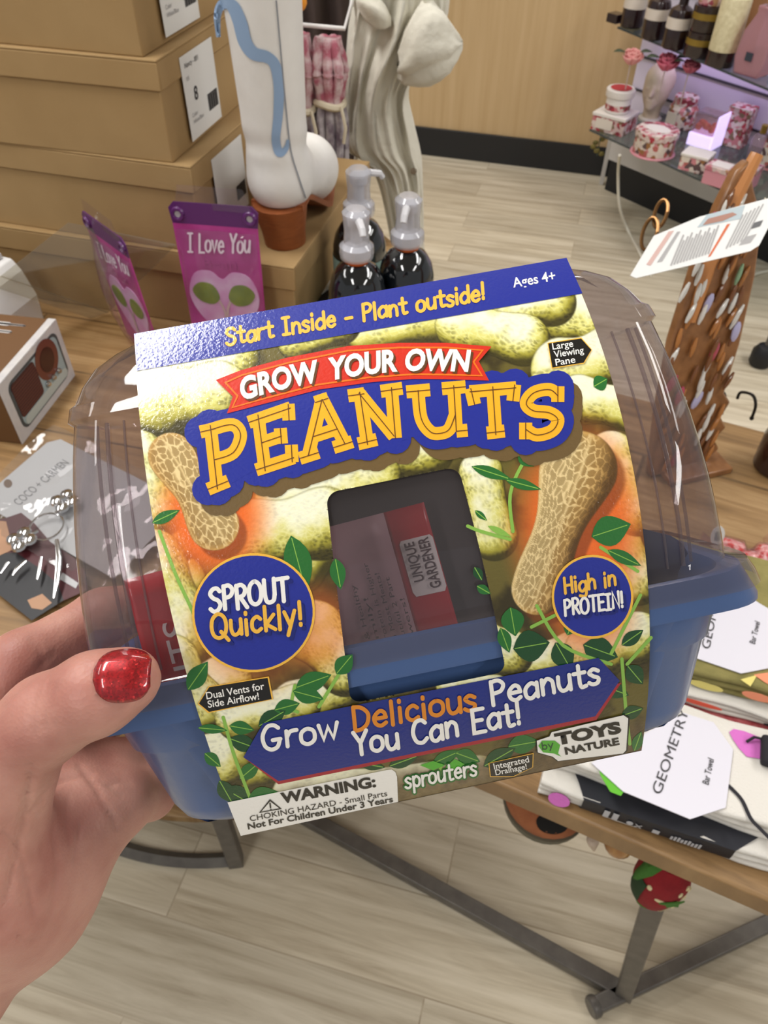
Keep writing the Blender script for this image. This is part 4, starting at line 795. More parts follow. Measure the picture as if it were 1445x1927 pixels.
for k in range(12): gr_.box((.13*Lr,(.33+k*.043)*hr,.0017),(.49*Lr,(.345+k*.043)*hr,.0021))
link('grille_slot', gr_, mat('grille_line',(96,54,48),.5), pan, smooth=False)
flat('dial', ellipse(.68*Lr,.66*hr,.026,.026,28), .0014, mat('dial_brown',(104,56,46),.3), pan); flat('dial_centre', ellipse(.68*Lr,.66*hr,.016,.016,24), .0019, mat('dial_dark',(60,26,24),.25), pan)
for k in range(3): g = G(); g.ball((.57*Lr+k*.10*Lr,.36*hr,.0025), .0042, 10); link('knob', g, mat('chrome',(200,200,200),.15,metal=1), pan)
flat('trim_strip', R_(.14,.15,.90,.29,.006), .0014, mat('radio_pale',(176,186,182),.4), pan)
TPM = frame((1,0,0),(0,0,-1),(0,hr+.0004,0))             # on the carton's top
pk2 = flat('top_print', [(0,0)], 0, ltg, t) if False else None
def topflat(nm, pts, m, lift=.0): g = G(); g.prism(pts, .0004, M=frame((1,0,0),(0,0,-1),(0,hr+.0003+lift,0))); return link(nm, g, m, t, smooth=False)
topflat('edge_band', [(0,0),(Lr,0),(Lr,.010),(0,.010)], ltg); topflat('photo_print', [(.0,.055),(.55*Lr,.055),(.62*Lr,.085),(.62*Lr,.15),(0,.15)], ltg)
topflat('photo_print', [(.05*Lr,.065),(.30*Lr,.065),(.30*Lr,.10),(.05*Lr,.10)], mat('print_teal',(150,182,178),.5), .0006); topflat('photo_print', [(.34*Lr,.07),(.52*Lr,.07),(.52*Lr,.11),(.34*Lr,.11)], mat('print_dark',(70,64,60),.5), .0006)
topflat('top_icon', rrect(.72*Lr,.040,.76*Lr,.075,.004), ltg); topflat('top_icon', rrect(.84*Lr,.030,.865*Lr,.075,.003), ltg); topflat('top_icon', rrect(.825*Lr,.050,.88*Lr,.075,.004), ltg)
g = G()
for k in range(7): g.box((-.0005,.012+k*.014,-.15),(-.0001,.017+k*.014,-.03-.01*(k % 3)))
link('side_print', g, mat('carton_tan',(176,140,100),.5), t, smooth=False)
# --- white paper carton behind it
q = at(20,585,z=ZT); M = frame((.93,-.36,0),(.36,.93,0),(q[0]-.075,q[1]-.035,ZT)); t = thing('paper_carton', 'white crumpled paper carton behind the retro radio carton', 'box', M=M); wpap = mat('white_paper',(222,222,222),.6,bump=(40,.2))
rings = [[(-.12,-.03,z),(.135+dx,-.03+dy,z),(.13+dx,.05,z),(-.12,.055,z)] for z,dx,dy in ((0,0,0),(.05,.004,-.004),(.085,-.008,.003),(.10,-.02,.008))]; g = G(); g.loft(np.array(rings)); link('carton', g, wpap, t, smooth=False, bevel=.002)
g = G(); g.box((-.12,.0,.101),(.10,.045,.108)); g.box((-.12,-.032,.099),(.05,-.006,.104)); link('flap', g, mat('paper_grey',(190,188,190),.6), t, bevel=.001)
# --- jewellery card in a clear bag
q0 = at(103,822,z=ZT+.03); q1 = at(-40,945,z=ZT+.018); q3 = at(205,1080,z=ZT+.012); ex_ = q0-q1; ey_ = q0-q3; M = frame(ex_, ey_, (0,0,0)); Lx = np.linalg.norm(ex_); M[:3,3] = q0-M[:3,0]*Lx-M[:3,1]*.20
t = thing('jewelry_card', 'grey jewelry card printed COCO + CARMEN holding a silver ring charm, on the table', 'jewelry card', M=M); greyc = mat('jewel_card_grey',(176,176,178),.5)
g = G(); g.prism([(0,0),(Lx,0),(Lx,.19),(Lx-.012,.20),(0,.20)], .0012); jc = link('card', g, greyc, t, smooth=False)
maroon = mat('print_maroon',(74,22,30),.5); blk = mat('print_black',(28,28,32),.5); tan = mat('print_tan',(170,128,96),.5)
def px2(M_, uv): 
    Mi = np.linalg.inv(M_); o = xf(Mi,CAM)[0]; r_ = []
    for u,v in uv: d_ = Mi[:3,:3]@ray(u,v); k = (.0013-o[2])/d_[2]; r_.append((o+d_*k)[:2])
    return np.array(r_)
def jflat(nm, uv, z, m): 
    p_ = px2(M, uv); a_ = np.sum(p_[:,0]*np.roll(p_[:,1],-1)-np.roll(p_[:,0],-1)*p_[:,1]); return flat(nm, p_ if a_ > 0 else p_[::-1], z, m, jc, .0002)
jflat('card_print', [(-30,985),(10,975),(40,965),(65,985),(95,1020),(140,1050),(160,1075),(165,1110),(120,1130),(60,1165),(-20,1100)], .0013, maroon); jflat('card_print', [(-30,1045),(30,1040),(75,1070),(110,1100),(120,1130),(60,1168),(-20,1105)], .0016, blk); jflat('card_print', [(-30,978),(12,982),(25,1035),(-10,1050),(-30,1040)], .0018, tan); jflat('card_print', [(52,1130),(80,1118),(98,1135),(80,1148),(60,1145)], .0018, tan); jflat('card_print', [(118,1078),(148,1098),(143,1108),(112,1090)], .0018, greyc)
jflat('hang_hole', ellipse(15,910,8,8,16), .0013, mat('hole_brown',(104,84,70),.6))
tp = px2(M, [(37,952),(131,872)]); dx = (tp[1]-tp[0]); LM = frame((dx[0],dx[1],0),(-dx[1],dx[0],0),(tp[0][0],tp[0][1],.0014)); text_part('card_lettering','COCO + CARMEN', mat('card_ink',(112,112,114),.5), jc, LM, .0125, np.linalg.norm(dx), .0, center=False, lift=.0002)
g = G(); bagm = film('clear_bag',(244,244,244),(210,210,210),.05,.06,1.5,bump=(35,.9)); X_, Y_ = np.meshgrid(np.linspace(-.02,Lx+.012,16), np.linspace(-.03,.212,16), indexing='ij'); g.grid(np.stack([X_,Y_,.004+.003*np.sin(X_*60)*np.sin(Y_*47)+.002*np.sin(Y_*130+X_*50)],-1)); link('clear_bag', g, bagm, t)
charm = thing('ring_charm', 'silver ring with two flower charms and thin silver drops, on the grey jewelry card', 'charm', M=M); silver = mat('silver',(222,222,224),.12,metal=1)
c0 = px2(M,[(93,1000)])[0]; g = G(); aa = np.linspace(0,2*math.pi,33); g.tube(np.stack([c0[0]+.0175*np.cos(aa),c0[1]+.0175*np.sin(aa),np.full(33,.010)],1), .0011, 8, caps=False); link('ring', g, silver, charm)
for (u,v) in ((48,1026),(128,954)):
    c1 = px2(M,[(u,v)])[0]; g = G()
    for k in range(4): a_ = k*math.pi/2+.5; g.ball((c1[0]+.0085*math.cos(a_),c1[1]+.0085*math.sin(a_),.0115), .0078, 12, sc_=(1,1,.55))
    g.ball((c1[0],c1[1],.015), .005, 10); fl_ = link('flower', g, silver, charm); d_ = c0-c1; d_ /= np.linalg.norm(d_); g = G(); g.tube([(c1[0]+d_[0]*.009,c1[1]+d_[1]*.009,.0105),(c1[0]+d_[0]*.018,c1[1]+d_[1]*.018,.0105)], .0018, 6); link('link', g, silver, charm)
for uvs, r_ in (([(112,1025),(117,1060),(114,1100),(107,1135)],[.002,.0034,.0030,.0008]),([(84,1058),(80,1085),(76,1100)],[.0016,.0018,.0008]),([(55,1065),(38,1080),(30,1092)],[.0018,.0026,.0008]),([(22,1068),(8,1088)],[.002,.0008])):
    p_ = px2(M,uvs); g = G(); g.tube(np.c_[p_, np.full(len(p_),.0105)], r_, 8, flat=.5); link('drop', g, silver, charm)
# ================================================================ hanging things behind the boxes
wirem = mat('white_wire', (222,220,218), .4); rk = thing('wire_rack', 'white wire rack rail behind the boot, holding the knitted bundles', 'rack', loc=(0,0,0))
wl = at(528,43,y=1.36); wr = at(648,54,y=1.36); g = G(); g.tube([wl+(wl-wr)*.9, wl, wr, wr+np.array([.012,.05,.028])], .0032, 8); link('rail', g, wirem, rk)
for q,b_ in ((wl+(wl-wr)*.8,.30), (wr+np.array([.01,.045,.022]),.06)): g = G(); g.tube(smoothline([q, q+[0,b_*.8,0], [q[0],q[1]+b_,q[2]-.03], [q[0],q[1]+b_,.02]],4), .0035, 8); link('post', g, wirem, rk)
for q,b_ in ((wl+(wl-wr)*.8,.30), (wr+np.array([.01,.045,.022]),.06)): g = G(); g.lathe([(.05,0),(.05,.012),(.01,.02)], 20, M=RZ(0,(q[0],q[1]+b_,0))); link('foot', g, wirem, rk)
pinkk = mat('knit_rose',(168,92,108),.9,vary=(45,(206,184,186),.10),bump=(300,.4)); greyk = mat('knit_mauve',(112,98,112),.9,vary=(50,(190,184,188),.14),bump=(300,.4)); tiec = mat('tie_cream',(214,204,180),.8)
def bundle(u0, u1, vtop, vtie, vbot, label, k0):
    a = at((u0+u1)/2, vtop, y=1.36); b = at((u0+u1)/2, vtie, y=1.36); c = at((u0+u1)/2-2, vbot, y=1.36); wv = (u1-u0)/F*1.24/2; t = thing('knit_bundle', label, 'scarf', loc=a, group='tie-dyed knit bundles on the rail')
    b = b-a; c = c-a; rows = [(-.8,.1),(-.35,.6),(.1,.2),(.5,.7),(.85,.15),(-.6,-.5),(0,-.6),(.6,-.5)]
    g = G(); 
    for x,y in rows: g.tube(smoothline([(x*wv*.55,y*.010,-.004),(x*wv*1.0,y*.03,-.03+b[2]*.15),(x*wv*.95,y*.028,b[2]*.6),(x*wv*.62,y*.018,b[2])],5), [wv*.30+.001*math.sin(i*1.9+x*9) for i in range(16)], 8)
    link('top', g, pinkk, t)
    g = G(); g.tube([(wv*.82*math.cos(q),.024*math.sin(q),b[2]+.003*math.sin(2*q)) for q in np.linspace(0,2*math.pi,21)], .0058, 7, caps=False); g.tube([(wv*.7,-.022,b[2]),(wv*.95,-.03,b[2]-.03),(wv*.8,-.028,b[2]-.055)], .003, 6); link('tie', g, tiec, t)
    g = G()
    for x,y in rows: g.tube(smoothline([(x*wv*.62,y*.018,b[2]),(x*wv*.95,y*.026,b[2]*.65+c[2]*.35),(x*wv*.98+.004*math.sin(x*7+k0),y*.026,c[2]+.01*math.sin(x*5+k0))],6), [wv*.27]*13, 8)
    link('tail', g, greyk, t)
bundle(583,648,66,192,292,'rose and mauve knit bundle hanging beside the cream cloth',0); bundle(528,588,60,200,300,'rose and mauve knit bundle mostly hidden behind the white boot',2)
q = at(606,8,y=1.5); t = thing('dark_garment','dark brown garment hanging behind the knit bundles','clothing',loc=(q[0],q[1],q[2])); X_ = np.linspace(-.075,.05,40); Z_ = np.linspace(.12,-.28,14)
g = G(); g.grid(np.array([[(x, .012*math.sin(x*150+z*9)+.006*math.sin(x*61), z) for x in X_] for z in Z_])); link('fabric', g, mat('dark_brown_cloth',(74,62,58),.9,bump=(200,.2)), t, solid=.002)
g = G(); g.tube([(-.07,0,.12),(0,0,.13),(.045,0,.12)], .004, 6); g.tube([(0,0,.13),(0,0,.17),(.012,0,.185)], .002, 6); link('hanger', g, wirem, t)
q = at(548,10,y=1.33); t = thing('plush_charm','orange and purple plush charm at the end of the white rail','toy',loc=q); g = G(); g.ball((.008,0,.006), .016, 14); link('body', g, mat('plush_orange',(226,146,40),.8,bump=(300,.3)), t); g = G(); g.ball((-.004,.002,-.014), .013, 14); link('skirt', g, mat('plush_purple',(150,110,170),.8,bump=(300,.3)), t); g = G(); g.tube([(0,0,.02),(0,.015,.06)],.001,5); link('loop', g, mat('cord_dark',(60,50,50),.7), t)
# cream cloth: closed folds
cream = mat('cream_cloth', (222,218,204), .8, bump=(45,.45,.008), sheen=.2, vary=(9,(210,206,190),.3)); t = thing('cream_jacket','cream cloth jacket hanging on the rack, its puffed cuff sticking out','clothing',loc=at(720,250,y=1.44)); T0 = np.array(t.location)
rows = [(-90,676,842,.05),(-30,672,846,.055),(0,668,846,.055),(50,656,835,.055),(110,650,792,.055),(170,645,768,.05),(230,640,778,.05),(272,650,788,.05),(300,690,793,.045),(340,712,795,.04),(420,730,797,.04),(500,742,799,.04),(545,748,797,.038)]
R_ = []; n_ = 96; tt = np.arange(n_)*2*math.pi/n_
rw = smoothline(np.array(rows,float), 4)
for v, u0, u1, dp in rw:
    a, b = at(u0,v,y=1.44), at(u1,v,y=1.44); c = (a+b)/2; hw = (b[0]-a[0])/2; ph = v/130.0
    rip = 1+.16*np.sin(4*tt+.8*ph)+.10*np.sin(7*tt-1.1*ph+1)+.03*np.sin(15*tt+2*ph); R_.append(np.stack([c[0]+hw*np.cos(tt)*(1+.02*np.sin(7*tt+ph)), c[1]+dp*np.sin(tt)*rip-(.020*(1-np.abs(np.sin(2.2*math.pi*np.cos(tt)+.35*ph)))**2.2+.010*(1-np.abs(np.sin(3.7*math.pi*np.cos(tt)-.8*ph+.6)))**2.5+.004*np.sin(9*np.cos(tt)+3*ph))*np.clip(-np.sin(tt)*2,0,1), np.full(n_, c[2])+.004*np.sin(3*tt)],1)-T0)
g = G(); g.loft(R_); link('body', g, cream, t, sharp=None)
ax = [(752,118,.022),(764,104,.040),(786,84,.054),(808,80,.055),(828,84,.045),(846,92,.030),(858,90,.017),(866,86,.006)]; RR = []
for k,(u,v,r) in enumerate(ax):
    c = at(u,v,y=1.36); RR.append(np.stack([np.full(n_,c[0])+.004*np.sin(5*tt+k), c[1]+r*.62*np.cos(tt)*(1+.20*np.abs(np.sin(1.5*tt+k*.25))+.08*np.abs(np.sin(4*tt+k*.3))-.14), c[2]+r*np.sin(tt)*(1+.24*np.abs(np.sin(1.5*tt+k*.25))+.10*np.abs(np.sin(4*tt+k*.3))-.16)],1)-T0)
g = G(); g.loft(RR); link('cuff', g, cream, t, sharp=None)
g = G(); c = at(705,22,y=1.375)-T0; RR = [np.stack([c[0]+x+.0*tt, c[1]+r*np.cos(tt)*(1+.1*np.sin(3*tt)), c[2]-x*.5+r*np.sin(tt)*(1+.12*np.sin(5*tt+x*90))],1) for x,r in ((-.028,.006),(-.015,.018),(.0,.022),(.016,.016),(.026,.006))]; g.loft(RR); link('knot', g, cream, t, sharp=None)
for (u,v) in ((748,124),(778,322)):
    c = at(u,v,y=1.395)-T0; g = G(); g.lathe([(.006,0),(.006,.002),(.003,.003)], 14, M=frame((1,0,0),(0,.3,1),c)); link('button', g, mat('button_brown',(120,104,84),.5), t)
# ================================================================ square table with towels and the clip display
ZR = .75; TA = np.array([.91,-.414,0]); TA /= np.linalg.norm(TA); TB = np.array([-TA[1],TA[0],0]); P0 = np.array([.03,.355,0]); LA, LB = .98, .66
MT = np.eye(4); MT[:3,0] = TA; MT[:3,1] = TB; MT[:3,3] = P0
t2 = thing('square_table', 'square wooden table with dark steel legs, under the folded towels', 'table', M=MT); tw2 = plankwood('table_boards_pale', TA, ((104,78,48),(144,113,74),(178,148,106)), .145, 2.0, (2.2,36), .45, .003, .5, .2)
g = G(); g.box((0,0,ZR-.03),(LA,LB,ZR)); link('tabletop', g, tw2, t2, bevel=.003)
lc_ = lambda P: xf(np.linalg.inv(MT), P)[0]
J = lc_(at(1174,1868,z=.02)); E0 = lc_(at(590,1545,z=.02)); foot = lc_(at(1122,1892,z=.02)); far = lc_(at(1445,1738,z=.02)); far = foot+(far-foot)*2.2
g = G(); g.bar(E0+(E0-J)*.45, J, .026); link('stretcher', g, steel, t2, bevel=.002)
g = G(); g.bar(foot, far, .026, ht=.026); link('foot_rail', g, steel, t2, bevel=.003)
g = G(); d_ = (foot-far)/np.linalg.norm(foot-far); g.lathe([(.0155,0),(.0175,.004),(.0175,.011),(.015,.014)], 20, M=frame((0,0,1),np.cross(d_,(0,0,1)),foot-d_*.002+[0,0,.001])); link('end_cap', g, steel, t2)
tl = lc_(at(1232,1690,z=.45)); g = G(); g.bar(J, J+(tl-J)*((ZR-.03-J[2])/(tl[2]-J[2])), .026, up=(1,0,0)); link('leg', g, steel, t2, bevel=.002)
for q in (E0+(E0-J)*.45, np.array([far[0]-.05,far[1]-.02,.02]), np.array([.12,LB-.06,.0])): g = G(); g.bar(q*[1,1,0], [q[0],q[1],ZR-.03], .026); link('leg', g, steel, t2, bevel=.002)
# --- folded towels with paper bands
tow = mat('towel_white',(216,212,204),.9,bump=(420,.35)); bandw = mat('band_white',(214,212,222),.55); bandb = mat('band_black',(24,26,36),.5); lets = mat('band_ink',(58,56,60),.6); pale = mat('band_pale',(186,186,190),.6)
bl_pink = mat('print_orchid',(206,110,190),.9,bump=(420,.3)); bl_red = mat('print_coral',(222,92,70),.9,bump=(420,.3)); bl_blk = mat('print_line',(34,32,38),.9); bl_grn = mat('print_green',(96,176,50),.9); olive = mat('towel_olive',(112,106,58),.9,bump=(420,.35),vary=(30,(150,140,84),.2)); peach = mat('print_peach',(232,146,110),.9); crim = mat('towel_crimson',(150,36,46),.9,bump=(420,.35),vary=(70,(196,110,112),.15)); yelp = mat('print_yellow',(220,206,120),.9)
DX = at(1445,1640,z=ZR)-at(1012,1492,z=ZR); DX /= np.linalg.norm(DX); DY = np.array([-DX[1],DX[0],0])
def slab(x0,x1,y0,y1,z0,z1,lay=3):
    """folded cloth: rounded fold on the front long side, open layers on the back"""
    g = G(); n = 22; h = (z1-z0)/lay
    for k in range(lay):
        r = h*.5; xs_ = np.linspace(x0,x1,n); ring = [(y0+r-r*math.cos(a), z0+k*h+r-r*math.sin(a)*.96) for a in np.linspace(-math.pi/2,math.pi/2,7)]+[(y1,z0+k*h+.0006),(y1,z0+(k+1)*h-.0006)]
        ring = [(y0+r*(1-math.cos(a)), z0+k*h+r*(1+math.sin(a)*.96)) for a in np.linspace(math.pi/2,-math.pi/2,7)]+[(y1,z0+k*h+.0004),(y1,z0+(k+1)*h-.0004)]
        g.loft([np.array([(x, y+.0016*math.sin(x*60+k), z) for y,z in ring]) for x in xs_])
    return g
def towel(M, label, x1, dy, z0, z1, m, group, band=True, hexu=None, extra=None, text=True):
    t = thing('bar_towel', label, 'towel', M=M, group=group); bd = link('cloth', slab(0,x1,0,dy,z0,z1), m, t, sharp=60)
    if extra: extra(t, bd)
    return t
def mpx(M, uv, z):
    Mi = np.linalg.inv(M); o = xf(Mi,CAM)[0]; r_ = []
    for u,v in uv: d_ = Mi[:3,:3]@ray(u,v); k = (z-o[2])/d_[2]; r_.append((o+d_*k)[:2])
    return np.array(r_)
def lay(nm, M, uv, z, m, parent, th=.0004):
    p_ = mpx(M,uv,z); a_ = np.sum(p_[:,0]*np.roll(p_[:,1],-1)-np.roll(p_[:,0],-1)*p_[:,1]); g = G(); g.prism(p_ if a_ > 0 else p_[::-1], th, M=frame((1,0,0),(0,1,0),(0,0,z))); return link(nm, g, m, parent, smooth=False)
def along(nm, txt, M, a, b, z, h, m, parent, bold=.0, wfac=1.0):
    p_ = mpx(M,[a,b],z); d_ = p_[1]-p_[0]; return text_part(nm, txt, m, parent, frame((d_[0],d_[1],0),(-d_[1],d_[0],0),(p_[0][0],p_[0][1],z)), h, np.linalg.norm(d_), bold, center=False, lift=.0005)
TM = frame(DX, DY, at(1012,1487,z=ZR)); zt = .048; TU = TM@np.array([[1,0,0,0],[0,1,0,.013],[0,0,1,0],[0,0,0,1.0]])
def ex_front(t, bd):
    lay('paper_band', TU, [(1112,1436),(1285,1342),(1342,1360),(1379,1411),(1365,1520),(1298,1542),(1172,1490)], zt+.0012, bandw, t, .0008)
    b2 = t.children[-1]
    along('band_lettering','GEOMETRY',TU,(1243,1497),(1296,1340),zt+.0021,.0088,lets,b2,.0); along('band_lettering','Bar Towel',TU,(1333,1478),(1343,1430),zt+.0021,.0058,lets,b2,.01)
    lay('print_spot', TU, [(1378,1390),(1372,1378),(1380,1372),(1400,1376),(1440,1392),(1450,1412),(1430,1428),(1405,1424),(1390,1408)], zt+.0004, bl_pink, bd)
    p_ = mpx(TU, [(1372,1480),(1395,1505),(1412,1540),(1430,1560),(1470,1600)], zt+.0005); g = G(); v_,f_ = ribbon2d(smoothline(p_,5), .0018); g.add(np.c_[v_,np.full(len(v_),zt+.0009)], f_); link('print_line', g, bl_blk, bd, smooth=False)
    lay('print_spot', TU, [(1118,1422),(1128,1428),(1150,1455),(1175,1488),(1168,1498),(1148,1490),(1130,1460)], zt+.0004, bl_grn, bd)
    g = G(); p_ = mpx(TU,[(1403,1398),(1415,1393),(1428,1396),(1436,1404)],zt); g.tube([(p_[0][0],p_[0][1],zt+.002),(p_[1][0],p_[1][1],zt+.006),(p_[2][0],p_[2][1],zt+.006),(p_[3][0],p_[3][1],zt+.003)], .0014, 6); link('hang_loop', g, bl_blk, t)
    q = mpx(TU,[(1445,1418)],zt)[0]; g = G(); g.box((q[0]-.008,q[1]-.016,zt+.0005),(q[0]+.02,q[1]+.014,zt+.010)); link('loop_tag', g, bl_blk, t, bevel=.003)
towel(TU, 'white folded bar towel with a pointed paper band, topmost at the table corner', .36, .095, .024, zt, tow, 'folded bar towels', extra=ex_front)
def ex_low(t, bd):
    # printed black paper band wrapped over the front fold
    g = G(); x0, x1 = .040, .172; prf = [(.050,.0252),(.012,.0250),(.0,.0215),(-.0012,.012),(-.0006,.0045),(.004,.0)]
    g.grid(np.array([[(x+np.clip(y/.05,0,1)*(.05 if x > .1 else -.03), y-.0012, z+.0008) for y,z in prf] for x in np.linspace(x0,x1,8)])); b3 = link('paper_band', g, bandb, t)
    g = G()
    FM = frame((1,0,0),(0,0,1),(x0+.008,-.0028,.0015))
    for k in range(2): g.prism([(.012+k*.008,.006),(.017+k*.008,.006),(.017+k*.008,.018),(.012+k*.008,.018)], .0003, M=FM@np.array([[1,0,0,0],[0,1,0,0],[0,0,1,.0002],[0,0,0,1]]))
    for k in range(9): g.prism([(.072+k*.003,.006),(.074+k*.003,.006),(.074+k*.003,.012+(k*7 % 3)*.001),(.072+k*.003,.012+(k*7 % 3)*.001)], .0003, M=FM@np.array([[1,0,0,0],[0,1,0,0],[0,0,1,.0002],[0,0,0,1]]))
    g.prism(ellipse(.036,.010,.003,.003,14), .0003, M=FM@np.array([[1,0,0,0],[0,1,0,0],[0,0,1,.0002],[0,0,0,1]])); g.prism([(.056,.007),(.062,.007),(.062,.013),(.056,.013)], .0003, M=FM@np.array([[1,0,0,0],[0,1,0,0],[0,0,1,.0002],[0,0,0,1]]))
    for s in (-1,1): v_,f_ = ribbon2d([(.0435-s*.0025,.0075),(.0435+s*.0025,.0125)], .0006); g.add(xf(FM, np.c_[v_,np.full(len(v_),.0006)]), f_)
    link('care_icon', g, pale, b3, smooth=False)
    for x,z,r,m in ((.245,.012,.010,bl_red),(.252,.006,.006,bl_blk),(.275,.008,.008,bl_pink),(.02,.008,.010,bl_pink),(.225,.018,.003,bl_red)):
        g = G(); g.prism(ellipse(0,0,r,r*.8,18), .0006, M=frame((1,0,0),(0,.35,1),(x,-.0022,z))); link('print_spot', g, m, bd, smooth=False)
towel(TM@np.array([[1,0,0,-.0],[0,1,0,-.004],[0,0,1,0],[0,0,0,1]]), 'white folded bar towel with a black care label, directly on the table corner', .38, .109, 0, .0235, tow, 'folded bar towels', extra=ex_low)
# the stack behind
BMt = frame(DX, DY, at(1180,1330,z=ZR)+DY*.013); zb = .074
def ex_back(t, bd):
    lay('paper_band', BMt, [(1290,1150),(1394,1112),(1428,1136),(1470,1160),(1462,1255),(1394,1268),(1312,1240),(1280,1200)], zb+.0012, bandw, t, .0008); b2 = t.children[-1]
    along('band_lettering','GEOMETRY',BMt,(1335,1223),(1361,1095),zb+.0021,.0085,lets,b2,.0); along('band_lettering','Bar Towel',BMt,(1420,1213),(1430,1172),zb+.0021,.0055,lets,b2,.01)
    lay('print_spot', BMt, [(1418,1270),(1470,1262),(1470,1300),(1440,1285)], zb+.0004, peach, bd); lay('print_spot', BMt, [(1393,1279),(1425,1270),(1412,1292)], zb+.0003, yelp, bd)
    for k in range(5):
        g = G(); g.prism(ellipse(0,0,.016-.002*(k % 2),.0042,18), .0006, M=frame((1,0,0),(0,.35,1),(.06+k*.045,-.0018,.058+.006*(k % 2)))); link('print_spot', g, (yelp,peach)[k % 2], bd, smooth=False)
towel(BMt, 'olive and peach bar towel with a white paper band, topmost of the stack beyond', .34, .17, .052, zb, olive, 'folded bar towels', extra=ex_back)
def ex_mid(t, bd):
    for x,z,r,m in ((.07,.044,.022,bl_red),(.16,.042,.03,bl_blk),(.25,.046,.02,bl_red)):
        g = G(); g.prism(ellipse(0,0,r,.0022,20), .0006, M=frame((1,0,0),(0,.35,1),(x,-.0018,z))); link('print_spot', g, m, bd, smooth=False)
towel(BMt@np.array([[1,0,0,-.012],[0,1,0,-.012],[0,0,1,0],[0,0,0,1]]), 'white bar towel with red print under the olive towel', .35, .175, .034, .0515, tow, 'folded bar towels', extra=ex_mid)
towel(BMt@np.array([[1,0,0,.01],[0,1,0,-.02],[0,0,1,0],[0,0,0,1]]), 'crimson speckled bar towel in the middle of the stack beyond', .36, .18, .018, .0335, crim, 'folded bar towels')
towel(BMt@np.array([[1,0,0,-.02],[0,1,0,-.012],[0,0,1,0],[0,0,0,1]]), 'lowest white bar towel of the stack beyond', .36, .18, 0, .0175, tow, 'folded bar towels')
# --- wrapped red sweets
redc = mat('sweet_red',(206,28,36),.3,coat=.5,vary=(120,(232,214,214),.1)); wrap = film('sweet_wrap',(246,232,232),(240,214,214),.05,.06,1.5,bump=(160,.6))
for k,(u,v,rz,lb) in enumerate(((1352,1048,.5,'wrapped red sweet nearest the kit with an oval white tag'),(1372,1032,-.4,'wrapped red sweet lying behind the oval white tag'),(1405,1056,.2,'wrapped red sweet in the middle of the heap'),(1432,1050,.9,'wrapped red sweet at the outer end of the heap'),(1418,1085,-.2,'wrapped red sweet touching the white towel band'))):
    q = at(u,v,z=ZR+.014); s_ = thing('wrapped_sweet', lb, 'sweet', M=RZ(rz,(q[0],q[1],ZR+.001)), group='wrapped red sweets'); g = G(); g.lathe([(.004,-.019),(.011,-.014),(.0125,0),(.011,.014),(.004,.019)], 14, M=frame((0,0,1),(0,1,0),(0,0,.0128))); link('sweet', g, redc, s_)
    g = G(); n = 16; a = np.arange(n)*2*math.pi/n; g.loft([np.stack([np.full(n,x), r*np.cos(a)*(1+.12*np.sin(5*a+x*300)), .0145+r*np.sin(a)*(1+.10*np.sin(4*a))*(1 if r < .013 else .98)],1) for x,r in ((-.034,.010),(-.026,.006),(-.020,.004),(-.014,.0128),(0,.0138),(.014,.0128),(.020,.004),(.026,.006),(.034,.010))], cap0=False, cap1=False); link('wrapper', g, wrap, s_)
    if k == 0:
        tgp = at(1350,1008,z=ZR+.045); Mi = np.linalg.inv(RZ(rz,(q[0],q[1],ZR+.001))); g = G(); FMx = Mi@frame(RC@np.array([1,0,0]), RC@np.array([0,.9,.4]), tgp); g.prism(ellipse(0,0,.008,.0125,22), .0008, M=FMx); tg = link('oval_tag', g, sticker, s_, smooth=False); g = G(); g.prism(rrect(-.0035,-.006,.0035,.006,.002), .0003, M=FMx@np.array([[1,0,0,0],[0,1,0,0],[0,0,1,.001],[0,0,0,1]])); link('tag_print', g, grey_ink, tg, smooth=False)
        g = G(); c1 = xf(Mi, tgp)[0]; g.tube([(0,0,.024), c1*.6+[0,0,.006], c1], .0006, 5); link('thread', g, sticker, s_)
# --- wire hooks and dark bottle at the edge of the table
hk = mat('hook_iron',(38,34,32),.4,metal=.6)
for (ua,va,ub,vb,hh,lb) in ((1340,757,1356,780,.030,'dark wire hook nearest the brown clip display'),(1382,762,1413,790,.034,'dark wire hook standing clear of the clip display')):
    a = at(ua,va,z=ZR); b = at(ub,vb,z=ZR); h_ = thing('wire_hook', lb, 'hook', loc=b, group='dark wire hooks'); a = a-b; m_ = a*.5; g = G(); g.tube(smoothline([(0,0,.0015),(m_[0]*.15,m_[1]*.15,hh*.7),(m_[0]*.8,m_[1]*.8,hh),(a[0]*.95,a[1]*.95,hh*.72),(a[0],a[1],hh*.35)],6), .0022, 8); g.ball((0,0,.003),.0034,8); link('hook', g, hk, h_)
q = at(1452,880,z=ZR); jb = thing('dark_jar','dark brown jar at the edge of the picture on the square table','jar',loc=(q[0]+.004,q[1],ZR)); g = G(); g.lathe([(.026,0),(.03,.004),(.031,.05),(.028,.064),(.018,.068)], 24); link('jar_body', g, mat('jar_brown',(44,22,18),.2,coat=.5), jb); g = G(); g.lathe([(.0185,.0685),(.0185,.078),(.016,.080)], 20); link('lid', g, bl_blk, jb)
